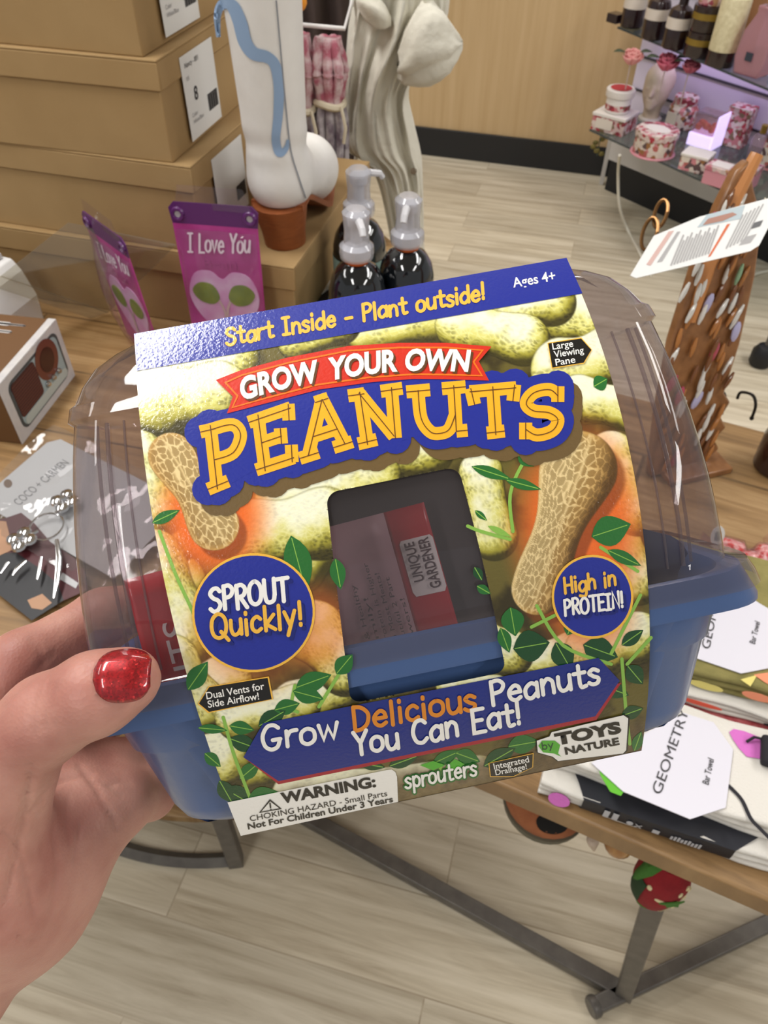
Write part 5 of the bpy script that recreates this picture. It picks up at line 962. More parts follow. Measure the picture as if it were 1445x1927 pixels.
# --- amber clip display: wooden board with hanging chips, rings and a swing tag
amb = mat('amber_wood',(154,106,64),.4,coat=.3,vary=(70,(120,78,42),.25)); sb_ = at(1292,878,z=ZR); st_top = at(1312,322,y=sb_[1]+.055)
t3 = thing('clip_display','amber brown display stand covered with pearly chips, beside the wire hooks','display stand',loc=(sb_[0],sb_[1],ZR)); T3 = np.array(t3.location); H3 = st_top-T3
side = np.array([.95,.31,0]); fwd = np.cross(side, H3/np.linalg.norm(H3))
outl = [(-.036,0),(.03,0),(.05,.02),(.041,.035),(.053,.05),(.043,.066),(.051,.085),(.040,.10),(.046,.16),(.046,.24),(.040,.30),(.022,.335),(.012,.362),(.0,.352),(-.012,.32),(-.026,.26),(-.038,.18),(-.040,.09)]
HL = np.linalg.norm(H3); MB_ = frame(side, H3, (0,0,.001)); o_ = np.array(outl)*[1.2,HL/.362]-[.018,0]; g = G(); g.prism(o_, .014, M=MB_@np.array([[1,0,0,0],[0,1,0,0],[0,0,1,-.007],[0,0,0,1]])); link('board', g, amb, t3, bevel=.003)
g = G(); g.tube([xf(MB_,(x,y*HL/.362,.004))[0] for x,y in ((-.042,.20),(-.032,.26),(-.014,.325),(.006,.366))], [.008,.010,.010,.007], 10); link('rim_rail', g, mat('honey_wood',(196,132,76),.35,coat=.3), t3)
g = G(); g.box((-.045,-.03,0),(.05,.03,.010), M=frame(side,np.cross((0,0,1),side),(0,0,0))); link('foot', g, amb, t3, bevel=.002)
chipm = [mat('chip_pearl',(214,212,206),.2,coat=.6),mat('chip_amber',(172,112,56),.25,coat=.6),mat('chip_rose',(168,64,84),.3,coat=.5),mat('chip_mint',(138,172,136),.3,coat=.5),mat('chip_lilac',(176,172,206),.3,coat=.5),mat('chip_tortoise',(120,74,40),.25,coat=.6)]
rr_ = random.Random(3); ch0 = {}
for k in range(92):
    y = .02+.31*((k*0.618) % 1); x = -.018+(rr_.random()-.5)*.096*(1 if y < .24 else (1-(y-.24)/.13)); mi = rr_.choices(range(6),[10,8,1.6,1.4,1,9])[0]; big = mi in (2,)
    if mi not in ch0: g = G(); g.ball((0,0,0), 1, 10, sc_=(.0055 if big or mi == 4 else .0030, .0135, .0028)); c_ = link('chip', g, chipm[mi], t3); ch0[mi] = c_
    else: c_ = ch0[mi].copy(); C.objects.link(c_)
    a_ = -.30+rr_.uniform(-.18,.18); Mx = MB_@np.array([[1,0,0,x],[0,1,0,y*HL/.362],[0,0,1,.0095+rr_.random()*.004],[0,0,0,1]])@RZ(a_); c_.parent = t3; c_.matrix_local = Matrix(Mx.tolist())
for (u,v,r) in ((1243,402,.012),(1222,440,.014),(1290,770,.014)):
    c = at(u,v,d=.86 if v < 600 else 1.0)-T3; g = G(); aa = np.linspace(0,2*math.pi,25); ex_ = RC@np.array([.5,0,.3]); ey_ = RC@np.array([.2,1,0]); g.tube([c+ex_*r*math.cos(a)+ey_*r*1.3*math.sin(a) for a in aa], .0022, 8, caps=False); link('ring', g, mat('antique_brass',(122,88,52),.3,metal=.8), t3)
tg = [at(1186,518,d=0.720),at(1230,444,d=0.738),at(1320,402,d=0.747),at(1452,374,d=0.774),at(1452,408,d=0.774),at(1428,462,d=0.751),at(1412,472,d=0.747),at(1197,523,d=0.720)]
cT = np.mean(tg,0); nT = np.cross(tg[3]-tg[7], tg[1]-tg[7]); nT /= np.linalg.norm(nT); nT = nT if np.dot(nT,CAM-cT) > 0 else -nT; exT = tg[6]-tg[7]; MTg = frame(exT, np.cross(nT,exT), cT); inv = np.linalg.inv(MTg); p2 = xf(inv,np.array(tg))[:,:2]
a_ = np.sum(p2[:,0]*np.roll(p2[:,1],-1)-np.roll(p2[:,0],-1)*p2[:,1]); p2 = p2 if a_ > 0 else p2[::-1]
tagt = thing('swing_tag','white swing tag with an orange stripe and fine print, tied to the amber display','tag',M=MTg); g = G(); g.prism(p2, .0008); tgo = link('paper', g, mat('tag_white',(228,228,226),.5), tagt, smooth=False)
def tpx(uv): return mpx(MTg, uv, .0009)
def tl(nm, uv, m, z=.0009):
    p_ = tpx(uv); a_ = np.sum(p_[:,0]*np.roll(p_[:,1],-1)-np.roll(p_[:,0],-1)*p_[:,1]); g = G(); g.prism(p_ if a_ > 0 else p_[::-1], .0002, M=frame((1,0,0),(0,1,0),(0,0,z))); return link(nm, g, m, tgo, smooth=False)
tl('stripe', [(1332,484),(1337,482),(1374,421),(1368,422)], mat('tag_orange',(206,98,44),.5)); tl('photo_print', [(1312,428),(1330,404),(1402,386),(1393,412)], mat('tag_teal',(176,190,196),.5)); tl('photo_print', [(1322,424),(1332,412),(1378,400),(1386,404),(1360,416)], mat('tag_flesh',(166,120,104),.5), .0012)
ti = mat('tag_ink',(168,166,166),.6); tr_ = mat('tag_rose',(206,172,164),.6); lg_ = G()
for k in range(13):
    f_ = k/12; a = np.array([1262,500.])*(1-f_)+np.array([1332,478.])*f_; b = np.array([1286,442.])*(1-f_)+np.array([1352,424.])*f_; v_, fc_ = ribbon2d(tpx([a,b+(a-b)*(.1*(k*5 % 3))]), .0007, cap=False); lg_.add(np.c_[v_,np.full(len(v_),.0012)], fc_)
for k in range(6):
    f_ = k/5; a = np.array([1366,468.])*(1-f_)+np.array([1400,452.])*f_; b = np.array([1398,404.])*(1-f_)+np.array([1436,384.])*f_; v_, fc_ = ribbon2d(tpx([a,b]), .0006, cap=False); lg_.add(np.c_[v_,np.full(len(v_),.0012)], fc_)
link('fine_print', lg_, ti, tgo, smooth=False); tl('script_print', [(1216,498),(1224,500),(1268,434),(1258,436)], tr_); tl('script_print', [(1236,494),(1246,492),(1280,436),(1274,436)], ti)
tl('barcode_print', [(1410,432),(1430,426),(1436,414),(1416,420)], mat('tag_dark',(96,96,98),.6)); tl('barcode_print', [(1390,462),(1412,457),(1424,440),(1402,446)], ti)
g = G(); c0 = xf(inv, at(1445,400,d=.774))[0]; c1 = xf(inv, xf(MB_,(.02,.31*HL/.362,.01))[0]+T3)[0]; g.tube([c0+[0,0,.001], (c0+c1)/2+[0,.01,.01], c1], .0007, 5); link('string', g, tiec, tagt)
# ================================================================ things hanging under the square table
def hung(u, v, d): return at(u,v,d=d)
rope = mat('jute',(150,124,88),.9)
q = hung(1032,1492,.90); bh = thing('felt_birdhouse','round rust-orange felt birdhouse with a black hole, hanging under the towel table','birdhouse',loc=q); felt = mat('felt_rust',(168,104,66),.95,vary=(50,(146,86,54),.25),bump=(400,.5)); Mv = frame(RC@np.array([1,0,0]), RC@np.array([0,.35,-.94]), (0,0,0))
g = G(); g.ball((0,0,0), .052, 28, sc_=(1,1,.82)); link('shell', g, felt, bh); vd = RC@np.array([-.15,-.10,1.0]); vd /= np.linalg.norm(vd)
g = G(); g.ball((0,0,-.006), .0535, 28, sc_=(1,1,.80)); g.v[0] = g.v[0][:]; keep = None; gl = G(); n_ = 32; aa = np.arange(n_)*2*math.pi/n_; gl.loft([np.stack([r*np.cos(aa),r*np.sin(aa),np.full(n_,z)],1) for r,z in ((.0528,-.012),(.0505,-.026),(.042,-.038),(.028,-.046),(.008,-.049))]); link('moss_base', gl, mat('felt_moss',(104,100,84),.95,bump=(400,.5)), bh)
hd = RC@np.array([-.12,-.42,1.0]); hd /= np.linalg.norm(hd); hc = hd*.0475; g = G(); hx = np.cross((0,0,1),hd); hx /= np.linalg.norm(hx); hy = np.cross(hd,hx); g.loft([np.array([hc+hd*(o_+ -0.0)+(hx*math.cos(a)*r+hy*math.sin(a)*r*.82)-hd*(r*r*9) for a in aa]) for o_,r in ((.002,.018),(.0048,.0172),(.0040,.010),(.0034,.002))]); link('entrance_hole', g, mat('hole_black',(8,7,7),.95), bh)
g = G(); up_ = np.array([.0,.0,ZR-.03-q[2]]); g.tube([(0,0,.04),(0,0,up_[2])], .0012, 6); link('cord', g, rope, bh)
q = hung(1116,1588,.84); cn = thing('felt_cone','small pale pointed cone hanging beside the felt birdhouse','ornament',loc=q); g = G(); g.lathe([(.0006,-.022),(.003,-.012),(.0062,.004),(.0068,.012),(.004,.015)], 14, M=frame((1,0,.25),(0,1,0),(0,0,0))); link('cone', g, mat('felt_pale',(196,178,160),.9,bump=(300,.4)), cn); g = G(); g.tube([(.003,0,.012),(.003,0,ZR-.03-q[2])], .0008, 5); link('cord', g, rope, cn)
q = hung(1164,1588,.84); ab = thing('amber_bead','small amber bead ornament hanging between pale cone and strawberry','ornament',loc=q); g = G(); g.ball((0,0,0), .016, 18, sc_=(1,1,.9)); link('bead', g, mat('amber_glass',(150,100,52),.15,coat=.6,vary=(90,(186,140,80),.2)), ab); g = G(); g.tube([(0,0,.012),(0,0,ZR-.03-q[2])], .0008, 5); link('cord', g, rope, ab)
q = hung(1243,1652,.86); sbm = thing('felt_strawberry','red felt strawberry birdhouse with cream seeds, hanging at the table leg','ornament',loc=q); sr = mat('felt_red',(150,28,36),.9,vary=(60,(128,22,30),.25),bump=(400,.4)); prf_ = [(.004,-.066),(.014,-.060),(.023,-.040),(.0285,-.010),(.029,.016),(.024,.034),(.012,.044)]
g = G(); g.lathe(prf_, 28); link('berry', g, sr, sbm); creamf = mat('felt_cream',(224,214,170),.9); greenf = mat('felt_green',(66,118,44),.9,bump=(300,.4)); dkg = mat('felt_dark_green',(36,62,34),.9)
def rad(z): return float(np.interp(z,[p[1] for p in prf_],[p[0] for p in prf_]))
vx = RC@np.array([0,0,1.0]); th0 = math.atan2(vx[1],vx[0])
for dth,z,sx_,sz_ in ((.35,.022,.0022,.0055),(.62,.010,.0028,.005),(.72,.026,.002,.006),(.28,.006,.002,.004),(.9,.018,.003,.004),(.42,-.012,.0028,.006),(-.35,.008,.005,.003),(1.1,-.004,.0026,.006),(-.9,.020,.0026,.005),(2.2,.0,.003,.005),(3.2,.01,.003,.005)):
    r = rad(z); th = th0+dth; g = G(); g.ball((0,0,0), 1, 10, sc_=(.0016,sx_*1.2,sz_*1.1)); Mx = RZ(th,(r*math.cos(th),r*math.sin(th),z)); g.v = [xf(Mx,g.v[0])]; link('seed', g, creamf, sbm)
g = G(); z_ = np.linspace(-.060,-.030,8); g.grid(np.array([[(1.03*rad(z)*math.cos(th0+a),1.03*rad(z)*math.sin(th0+a),z) for a in np.linspace(.05+.5*(z+.060)/.03*.4,.75,7)] for z in z_])); link('cream_patch', g, creamf, sbm, solid=.0006)
for a0 in (-1.5,2.2,3.6): g = G(); r = .024; g.loft([np.array([(r_*math.cos(th0+a0+d_), r_*math.sin(th0+a0+d_), z) for d_,zz in ((-w_,0),(0,.002),(w_,0)) for z in (z0+zz,)]) for r_,z0,w_ in ((.008,.046,.5),(.024,.036,.38),(.0315,.014,.16),(.0325,.004,.02))], closed=False, cap0=False, cap1=False); link('leaf', g, greenf, sbm, solid=.0015)
g = G(); g.loft([np.array([(1.04*rad(z)*math.cos(th0+a),1.04*rad(z)*math.sin(th0+a),z) for a in np.linspace(-1.7,-1.0,6)]) for z in np.linspace(-.034,.02,8)], closed=False, cap0=False, cap1=False); link('side_leaf', g, dkg, sbm, solid=.0012)
g = G(); c_ = (rad(.006)+.0008); g.prism([(-.012,.006),(-.004,.002),(0,-.006),(.006,-.002),(.012,-.004),(.010,.006),(.014,.014),(.004,.010)], .0014, M=frame((-math.sin(th0),math.cos(th0),0),(0,0,1),(c_*math.cos(th0),c_*math.sin(th0),.004))); link('leaf', g, greenf, sbm, smooth=False)
g = G(); g.lathe([(.012,-.069),(.014,-.064),(.010,-.060)], 14); link('tip', g, greenf, sbm)
g = G(); g.tube([(0,0,.042),(0,0,ZR-.03-q[2])], .001, 6); link('cord', g, rope, sbm)
# ================================================================ gift shelf by the back wall
K0 = at(1138,356,z=0); K1 = at(1251,407,z=0); kd_ = (K1-K0)/np.linalg.norm(K1-K0); kp = np.array([kd_[1],-kd_[0],0])     # along the fixture, out to the viewer
MS = np.eye(4); MS[:3,0] = kd_; MS[:3,1] = -kp; MS[:3,2] = UP; MS[:3,3] = K0     # local x along, y away from the viewer, z up
fx = thing('gift_shelf', 'white shop fixture with two glass shelves of gifts by the back wall', 'shelf unit', M=MS); LS = 1.5; whp = mat('fixture_white',(206,202,198),.5)
g = G(); g.box((-.02,.0,.125),(LS,.45,.30)); link('base', g, whp, fx, bevel=.003)
g = G(); g.box((.0,-.002,0),(LS,.44,.125)); link('kickplate', g, mat('kick_black',(22,23,27),.5), fx)
g = G(); g.box((-.02,.06,.30),(LS,.08,1.25)); link('back_panel', g, mat('panel_lilac_white',(214,206,222),.5), fx)
g = G()
for k in range(7): g.box((-.02,.054,.40+k*.12),(LS,.0605,.408+k*.12))
link('slat_groove', g, mat('slot_dark',(60,56,62),.6), fx)
inv = np.linalg.inv(MS); ZL, ZU = .355, .665
def loc_on(u,v,z): return xf(inv, at(u,v,z=z))[0]
gl_edge = film('shelf_glass',(206,214,212),(150,160,160),.12,.05,1.5); edge_d = mat('glass_edge',(60,68,70),.2)
for z,(a,b) in ((ZL,((1110,243),(1315,336))),(ZU,((1163,50),(1445,166)))):
    A_ = loc_on(*a,z); B_ = loc_on(*b,z); d_ = (B_-A_); B_ = A_+d_*(2.0 if z == ZL else 1.5); g = G(); g.prism([(A_[0],A_[1]),(B_[0],B_[1]),(B_[0],.055),(A_[0],.055)], .006, M=np.array([[1,0,0,0],[0,1,0,0],[0,0,1,z-.006],[0,0,0,1]])); link('glass_shelf', g, gl_edge, fx, smooth=False)
    g = G(); g.bar(A_+[0,-.0015,-.003], B_+[0,-.0015,-.003], .003, ht=.0062); link('shelf_edge', g, edge_d, fx, smooth=False)
    for s in (.06,.9): g = G(); q = A_*(1-s)+B_*s; g.bar((q[0],.06,z-.010),(q[0],q[1]+.03,z-.010), .008, ht=.012); link('bracket', g, edge_d, fx)
for s in (-.02,): g = G(); g.bar(loc_on(1131,346,0),[s,-.01,.35], .018); link('upright', g, whp, fx)
pl = bpy.data.lights.new('display_lamp','AREA'); pl.shape = 'RECTANGLE'; pl.size = .9; pl.size_y = .03; pl.energy = .9; pl.color = (.72,.55,1.0); po = bpy.data.objects.new('display_lamp', pl); C.objects.link(po); po.matrix_world = Matrix((MS@np.array([[1,0,0,.55],[0,1,0,-.02],[0,0,1,ZU-.02],[0,0,0,1.0]])).tolist())
def floral(name, cols, scale):
    if name in _mats: return _mats[name]
    m = bpy.data.materials.new(name); m.use_nodes = True; nt = m.node_tree; p = nt.nodes['Principled BSDF']; N = nt.nodes.new; L = nt.links.new
    tc = N('ShaderNodeTexCoord'); v_ = N('ShaderNodeTexVoronoi'); v_.inputs['Scale'].default_value = scale; L(tc.outputs['Object'], v_.inputs[0]); r = N('ShaderNodeValToRGB'); r.color_ramp.interpolation = 'CONSTANT'
    for k,c in enumerate(cols):
        e = r.color_ramp.elements[k] if k < 2 else r.color_ramp.elements.new(k/len(cols)); e.position = k/len(cols); e.color = col4(c)
    sx = N('ShaderNodeSeparateColor'); L(v_.outputs['Color'], sx.inputs[0]); L(sx.outputs[0], r.inputs[0]); L(r.outputs[0], p.inputs['Base Color']); p.inputs['Roughness'].default_value = .45; _mats[name] = m; return m
fl1 = floral('floral_rose',[(206,186,178),(170,52,66),(196,170,166),(132,44,56),(212,196,188),(190,120,124),(120,96,70)],75); fl2 = floral('floral_cream',[(216,204,190),(176,96,90),(214,200,190),(150,104,60),(206,190,184),(92,70,72),(200,130,136)],70); fl3 = floral('floral_pink',[(206,150,158),(196,176,172),(188,110,124),(150,64,80),(214,190,184),(170,130,96)],60)
whit = mat('gift_white',(222,216,210),.45); pinkp = mat('gift_pink',(206,140,152),.45); darkb = mat('bottle_plum',(38,22,24),.2,coat=.5); lab = mat('label_ivory',(214,204,192),.5); gold = mat('gold_band',(150,124,52),.35,metal=.5); creamc = mat('tube_cream',(214,204,168),.5,vary=(70,(190,178,140),.2)); clearb = film('clear_gift',(240,228,230),(220,200,206),.18,.06,1.5,bump=(40,.3)); redl = mat('lid_red',(178,48,60),.4)
def shelf_thing(name, label, cat, u, v, z, group=None, rz=0.0):
    q = loc_on(u,v,ZU if z >= ZU else ZL); M = MS@np.array([[1,0,0,q[0]],[0,1,0,q[1]],[0,0,1,z+.0005],[0,0,0,1]])@RZ(rz); return thing(name, label, cat, M=M, group=group)
def gbox(t, w_, d_, h_, m, lidm=None, lidh=.02, nm='carton'):
    g = G(); g.box((-w_/2,-d_/2,0),(w_/2,d_/2,h_-(lidh if lidm else 0))); link(nm, g, m, t, bevel=.002)
    if lidm: g = G(); g.box((-w_/2-.002,-d_/2-.002,h_-lidh),(w_/2+.002,d_/2+.002,h_)); link('lid', g, lidm, t, bevel=.002)
# lower shelf
t = shelf_thing('gift_box','floral gift box with an ivory panel, under the red-lidded tub','gift box',1153,243,ZL,None,.25); gbox(t,.135,.12,.065,fl1,whit,.012); g = G(); g.box((-.05,-.0615,.012),(.02,-.0605,.048)); link('label_panel', g, lab, t)
t = shelf_thing('candle_tub','white tub with a red disc on its lid, on the floral gift box','candle',1153,243,ZL+.0655); g = G(); g.lathe([(.044,0),(.047,.004),(.047,.052),(.045,.055)], 28); link('tub', g, whit, t); g = G(); g.lathe([(.053,.055),(.054,.058),(.054,.078),(.050,.082)], 28); l_ = link('lid', g, whit, t); g = G(); g.lathe([(.040,.0825),(.040,.0832)], 24); link('lid_disc', g, redl, l_); g = G(); g.lathe([(.0472,.010),(.0472,.030)], 28, cap0=False, cap1=False); link('flower_band', g, fl1, t)
def face_sdf(p):
    x,y,z = p.T; d = np.sqrt((x/.052)**2+((y+.0)/.062)**2+((z-.115)/.075)**2); d = (d-1)*.052; d = smin(d, rcone(p,(0,.005,.0),(0,.0,.07),.034,.030), .02)
    d = smin(d, rcone(p,(0,-.060,.128),(0,-.074,.105),.006,.0085), .012); d = smin(d, rcone(p,(0,-.050,.065),(0,-.052,.060),.016,.014), .02)
    for s in (-1,1): d = -smin(-d, rcone(p,(s*.014,-.064,.126),(s*.026,-.056,.126),.0075,.0065), .01) if False else np.maximum(d, -(rcone(p,(s*.016,-.070,.126),(s*.026,-.062,.126),.010,.008))); d = smin(d, rcone(p,(s*.021,-.050,.126),(s*.022,-.051,.125),.008,.008), .006)
    d = smin(d, rcone(p,(-.010,-.058,.083),(.010,-.058,.083),.0055,.0055), .006); d = smin(d, np.sqrt((x/.058)**2+((y-.02)/.056)**2+((z-.14)/.062)**2)*.056-.056, .008); return d
t = shelf_thing('face_sculpture','cream sculpted face with closed eyes, between tub and floral jars','sculpture',1222,225,ZL,None,.35); fv,ff = iso(face_sdf,(-.08,-.095,.0),(.08,.10,.215),.0045); g = G(); g.add(fv,ff); link('head', g, mat('plaster_cream',(208,190,170),.6), t, sharp=None, sub=1); g = G(); g.lathe([(.045,-.0),(.046,.008),(.04,.012)],24); link('plinth', g, whit, t)
t = shelf_thing('hat_box','round floral hat box with a plain lid label on the lower glass shelf','gift box',1227,288,ZL); g = G(); g.lathe([(.072,0),(.074,.004),(.074,.062)], 36); link('drum', g, fl2, t); g = G(); g.lathe([(.077,.06),(.078,.064),(.078,.082),(.074,.085)], 36); l_ = link('lid', g, fl1, t); g = G(); g.lathe([(.05,.0853),(.05,.0858)],30, squash=.7); link('lid_label', g, whit, l_); g = G(); g.lathe([(.080,0),(.082,.003),(.080,.006)],36); link('saucer', g, pinkp, t)
t = shelf_thing('floral_jar','squat floral jar behind the round hat box','jar',1278,238,ZL); g = G(); g.lathe([(.05,0),(.056,.01),(.056,.07),(.045,.085)], 28); link('jar_body', g, fl2, t); g = G(); g.lathe([(.046,.086),(.046,.108),(.042,.112)], 24); link('lid', g, fl1, t); g = G(); g.box((-.03,-.0585,.02),(.015,-.0565,.06)); link('label_panel', g, lab, t)
t = shelf_thing('gift_bag','clear gift bag with a plum bow, behind the glowing light box','gift bag',1345,225,ZL); g = G(); g.loft([np.array([(-w_,-d_,z),(w_,-d_,z),(w_,d_,z),(-w_,d_,z)]) for w_,d_,z in ((.085,.045,0),(.088,.046,.10),(.08,.035,.17),(.03,.015,.205),(.02,.012,.215),(.05,.02,.24))], cap1=False); link('bag', g, clearb, t, smooth=False); g = G(); g.lathe([(.028,0),(.034,.01),(.034,.07),(.02,.085)],20, M=RZ(0,(-.02,0,.002))); g.lathe([(.026,0),(.03,.01),(.03,.10),(.018,.115)],20, M=RZ(0,(.04,.005,.002))); link('soap_set', g, fl1, t); g = G(); g.tube([(-.045,-.012,.222),(-.02,-.018,.214),(0,-.018,.208),(.02,-.018,.214),(.045,-.012,.222)],[.010,.007,.005,.007,.010],8); link('bow', g, mat('bow_plum',(112,48,70),.6), t)
t = shelf_thing('light_box','glowing white translucent cube with red blossoms inside, on the lower shelf','lamp',1322,272,ZL,None,.15); glow = mat('lit_acrylic',(226,214,240),.3,emit=((214,196,255),1.15)); g = G(); g.box((-.048,-.045,0),(.048,.045,.045)); link('lit_base', g, glow, t, bevel=.004); g = G(); g.box((-.044,-.04,.046),(.044,.04,.115)); link('clear_body', g, clearb, t, bevel=.003); g = G(); g.box((.049,-.045,.0),(.054,.045,.118)); link('lit_edge', g, glow, t, bevel=.001)
g = G(); 
for k in range(7): g.ball((-.026+.026*(k % 3), -.022+.02*(k//3), .064+.008*(k % 2)), .013, 10)
link('blossom', g, mat('blossom_red',(196,60,70),.6,vary=(90,(224,130,80),.2)), t)
t = shelf_thing('gift_box','tall red floral box beside the glowing cube','gift box',1378,272,ZL,None,.2); gbox(t,.085,.07,.135,fl1,None)
t = shelf_thing('gift_box','white and floral carton in front of the glowing cube','gift box',1306,318,ZL,None,.3); gbox(t,.095,.08,.058,fl2,whit,.010)
t = shelf_thing('gift_box','pink-ended floral box with a white lid, in front of its lookalike','gift box',1348,345,ZL,None,.2); gbox(t,.085,.07,.062,pinkp,fl3,.016); g = G(); g.box((-.03,-.025,.0622),(.032,.028,.0630)); link('lid_label', g, whit, t)
t = shelf_thing('gift_box','pink-ended floral box with no lid label, beside the white-lidded one','gift box',1397,349,ZL,None,.2); gbox(t,.075,.07,.068,pinkp,fl3,.018)
t = shelf_thing('perfume_bottle','clear bottle with a gold cap at the end of the lower shelf','bottle',1418,300,ZL); g = G(); g.lathe([(.028,0),(.03,.004),(.03,.07),(.022,.085),(.010,.092)],24); link('bottle_body', g, clearb, t); g = G(); g.lathe([(.012,.092),(.012,.118),(.010,.12)],18); link('cap', g, gold, t)
t = shelf_thing('gift_box','large cream floral box behind the gold-capped bottle','gift box',1458,318,ZL,None,.25); gbox(t,.11,.08,.115,fl2,None)
# upper shelf
for (u,v,h_,lb) in ((1187,50,.175,'plum candle bottle with ivory label, first on the upper shelf'),(1227,72,.165,'plum candle bottle with ivory label, second along the upper shelf'),(1266,90,.17,'plum candle bottle with ivory label, third along, next to the gold-banded tins')):
    t = shelf_thing('candle_bottle',lb,'candle',u,v,ZU,'plum candle bottles on the upper shelf'); g = G(); g.lathe([(.038,0),(.042,.004),(.042,.10),(.036,.118),(.016,.13),(.015,h_-.02)],26); link('bottle_body', g, darkb, t); g = G(); g.lathe([(.0425,.062),(.0425,.096)],26,cap0=False,cap1=False); link('label_band', g, lab, t); g = G(); g.lathe([(.018,h_-.02),(.018,h_),(.015,h_+.002)],18); link('stopper', g, mat('stopper_brown',(104,70,44),.5), t)
for k,(z0,lb) in enumerate(((0,'dark tin with a gold band, lower of two on the upper shelf'),(.0755,'dark tin with a gold band, stacked on its twin'))):
    t = shelf_thing('candle_tin',lb,'candle',1312,104,ZU+z0,'gold-banded tins'); g = G(); g.lathe([(.048,0),(.05,.003),(.05,.058)],28); link('tin', g, darkb, t); g = G(); g.lathe([(.0505,.036),(.0505,.055)],28,cap0=False,cap1=False); link('gold_band', g, gold, t); g = G(); g.lathe([(.051,.058),(.0515,.062),(.051,.074),(.048,.075)],28); link('lid', g, darkb, t)
t = shelf_thing('candle_tin','pale pink topped tin above the gold-banded pair','candle',1312,104,ZU+.152); g = G(); g.lathe([(.042,0),(.043,.003),(.043,.05)],26); link('tin', g, fl3, t); g = G(); g.lathe([(.044,.05),(.044,.062)],26); link('lid', g, whit, t)
t = shelf_thing('reed_tube','cream printed cylinder with a dark base on the upper shelf','diffuser',1352,122,ZU); g = G(); g.lathe([(.046,0),(.047,.003),(.047,.045)],28); link('base', g, darkb, t); g = G(); g.lathe([(.047,.0455),(.047,.19),(.045,.193)],28); link('tube', g, creamc, t)
t = shelf_thing('reed_tube','brown cylinder behind the cream printed one','diffuser',1396,92,ZU); g = G(); g.lathe([(.04,0),(.041,.003),(.041,.16)],24); link('tube', g, mat('tube_brown',(150,104,66),.5), t); g = G(); g.lathe([(.042,.16),(.042,.19)],24); link('lid', g, darkb, t)
t = shelf_thing('gift_pouch','clear pink pouch with a dark blue gem on the upper shelf','gift bag',1412,140,ZU); g = G(); g.loft([np.array([(-w_,-d_,z),(w_,-d_,z),(w_,d_,z),(-w_,d_,z)]) for w_,d_,z in ((.045,.035,0),(.055,.04,.05),(.05,.035,.12),(.032,.02,.17),(.036,.02,.19))]); link('pouch', g, film('pink_pouch',(232,196,200),(206,160,168),.45,.08,1.5,bump=(50,.4)), t, bevel=.006); g = G(); g.box((-.012,-.045,.045),(.012,-.041,.069), M=np.eye(4)); link('gem', g, mat('gem_blue',(34,46,64),.15,coat=.6), t); g = G(); g.lathe([(.012,.19),(.018,.20),(.012,.225)],12); link('cork', g, mat('cork_tan',(176,128,84),.6), t)
t = shelf_thing('candle_tin','small dark square tin at the outer corner of the upper shelf','candle',1178,48,ZU); gbox(t,.05,.05,.03,darkb,None,nm='tin') ; t.location = t.location+Vector(tuple(-kd_*.055+np.array([0,0,0])))
# roses along the upper shelf's edge
def rose(u,v,r,m,label,k):
    q = at(u,v,z=ZU-.045); t = thing('silk_rose',label,'flower',loc=q,group='silk roses under the upper shelf'); g = G()
    for j in range(14):
        a = j*2.4; rr0 = r*(.25+.75*j/14); n = 7; rows = []
        for s in np.linspace(0,1,6): rows.append([(math.cos(a+w_)*rr0*(.35+.65*math.sin(s*1.5)), math.sin(a+w_)*rr0*(.35+.65*math.sin(s*1.5)), -r*.5+s*r*(1.15-.45*j/14)-.12*r*math.cos(w_*2)) for w_ in np.linspace(-.75,.75,n)])
        g.grid(np.array(rows))
    e = frame((1,0,0),RC@np.array([0,1,0]),(0,0,0)); g.v = [xf(frame(RC@np.array([1,0,0]),RC@np.array([0,.8,-.5]),(0,0,0)), x) for x in g.v]; link('blossom', g, m, t, solid=.0012)
    g = G(); 
    for s in (-1,1): g.grid(np.array([[(s*(r*.6+x*r*1.1), y*r*.45*math.sin(math.pi*x)+.004, .012+.006*math.sin(3*x)) for y in (-1,0,1)] for x in np.linspace(0,1,6)]))
    link('leaf', g, mat('rose_leaf',(62,74,52),.6), t, solid=.001); g = G(); g.tube([(0,.006,-.01),(.002,.012,-.06),(.006,.02,-.14)],.0022,6); link('stem', g, mat('rose_stem',(196,180,170),.5), t)
rose(1190,106,.042,mat('rose_pale',(226,150,150),.7,vary=(60,(236,178,170),.2)),'pale pink silk rose hanging over the red-lidded tub',0); rose(1256,116,.046,mat('rose_deep',(196,84,110),.7,vary=(60,(216,120,140),.2)),'deep pink silk rose, the largest, above the sculpted face',1); rose(1300,124,.036,mat('rose_mid',(190,96,112),.7),'deep pink silk rose with a small head beside the largest one',2)
q = at(1128,268,z=ZL-.03); t = thing('leaf_sprig','yellow-green leaf sprig at the outer corner of the lower glass shelf','flower',loc=q); g = G()
for k in range(6): a = k*1.1; g.ball((.022*math.cos(a),.01*math.sin(a),-.012*k+.02), .012, 8, sc_=(1,.35,.8))
link('leaf', g, mat('leaf_ochre',(120,104,40),.6,vary=(60,(74,70,34),.2)), t); g = G(); g.tube([(0,0,.035),(0,0,-.05)],.002,6); link('stem', g, mat('rose_leaf',(62,74,52)), t)
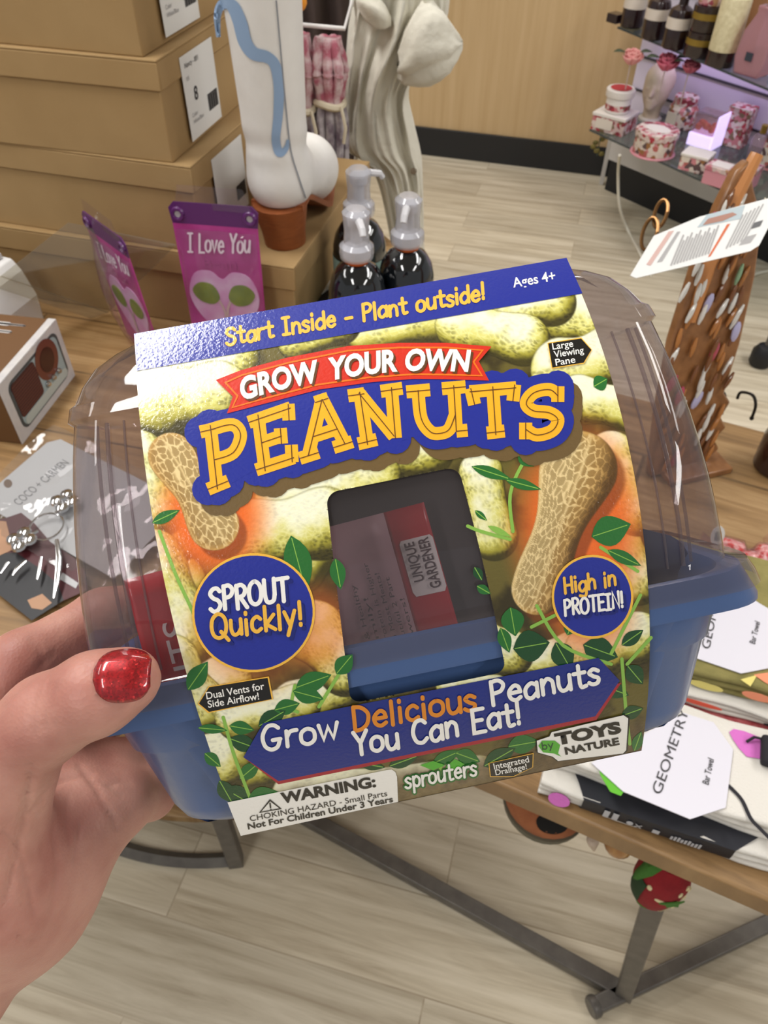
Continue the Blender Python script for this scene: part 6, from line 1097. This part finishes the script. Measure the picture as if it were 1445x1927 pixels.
# cords and odds on the floor
whc = mat('cord_white',(214,208,192),.5); p_ = [at(1166,292,z=.32),at(1163,330,z=.22),at(1166,390,z=.10),at(1182,435,z=.004),at(1200,470,z=.004),at(1225,520,z=.004)]; g = G(); g.tube(smoothline(p_,8), .006, 8); tag(link('electric_flex', g, whc), 'white flex hanging from the gift shelf to the floor', 'cable')
t = thing('power_adapter','white cable and adapter lying on the floor beyond the wooden table','adapter',loc=at(1375,555,z=0)); T0 = np.array(t.location); pts = [at(1460,508,z=.006),at(1425,515,z=.006),at(1395,530,z=.012),at(1380,545,z=.02)]; g = G(); g.tube([x-T0 for x in smoothline(pts,6)],.006,8); link('cable', g, whc, t); g = G(); g.tube([x-T0 for x in smoothline([at(1364,524,z=.018),at(1372,548,z=.02),at(1386,572,z=.018)],5)],[.014]*2+[.022]*7+[.012]*2,10); link('adapter_body', g, whc, t); g = G(); g.tube([x-T0 for x in smoothline([at(1386,574,z=.012),at(1384,588,z=.006),at(1365,596,z=.006),at(1335,597,z=.006)],6)],.006,8); link('lead', g, whc, t)
q = at(1436,666,z=.04); t = thing('floor_caster','black round caster foot on the floor beyond the wooden table','caster',loc=(q[0],q[1],0)); g = G(); g.lathe([(.03,0),(.036,.01),(.036,.05),(.024,.07),(.010,.075)],20); link('wheel', g, mat('rubber_black',(16,17,20),.5), t); g = G(); g.lathe([(.008,.075),(.008,.13)],10); link('stem', g, steel, t)
q = at(1425,492,z=.0); t = thing('dark_bag','dark purple bag slumped on the floor under the gift shelf','bag',loc=(q[0]+.16,q[1]-.20,0)); aa = np.arange(24)*2*math.pi/24; g = G(); g.loft([np.stack([r*1.5*np.cos(aa)*(1+.06*np.sin(3*aa+z*30)), r*np.sin(aa), np.full(24,z)+.01*np.sin(2*aa)],1) for r,z in ((.07,.012),(.09,.04),(.085,.09),(.06,.13),(.035,.15))]); link('body', g, mat('bag_dark',(34,28,38),.7,vary=(20,(64,40,58),.2)), t); g = G(); g.tube([(-.05,0,.14),(-.03,0,.20),(.03,0,.20),(.05,0,.14)],.006,6); link('strap', g, mat('rubber_black',(16,17,20)), t)
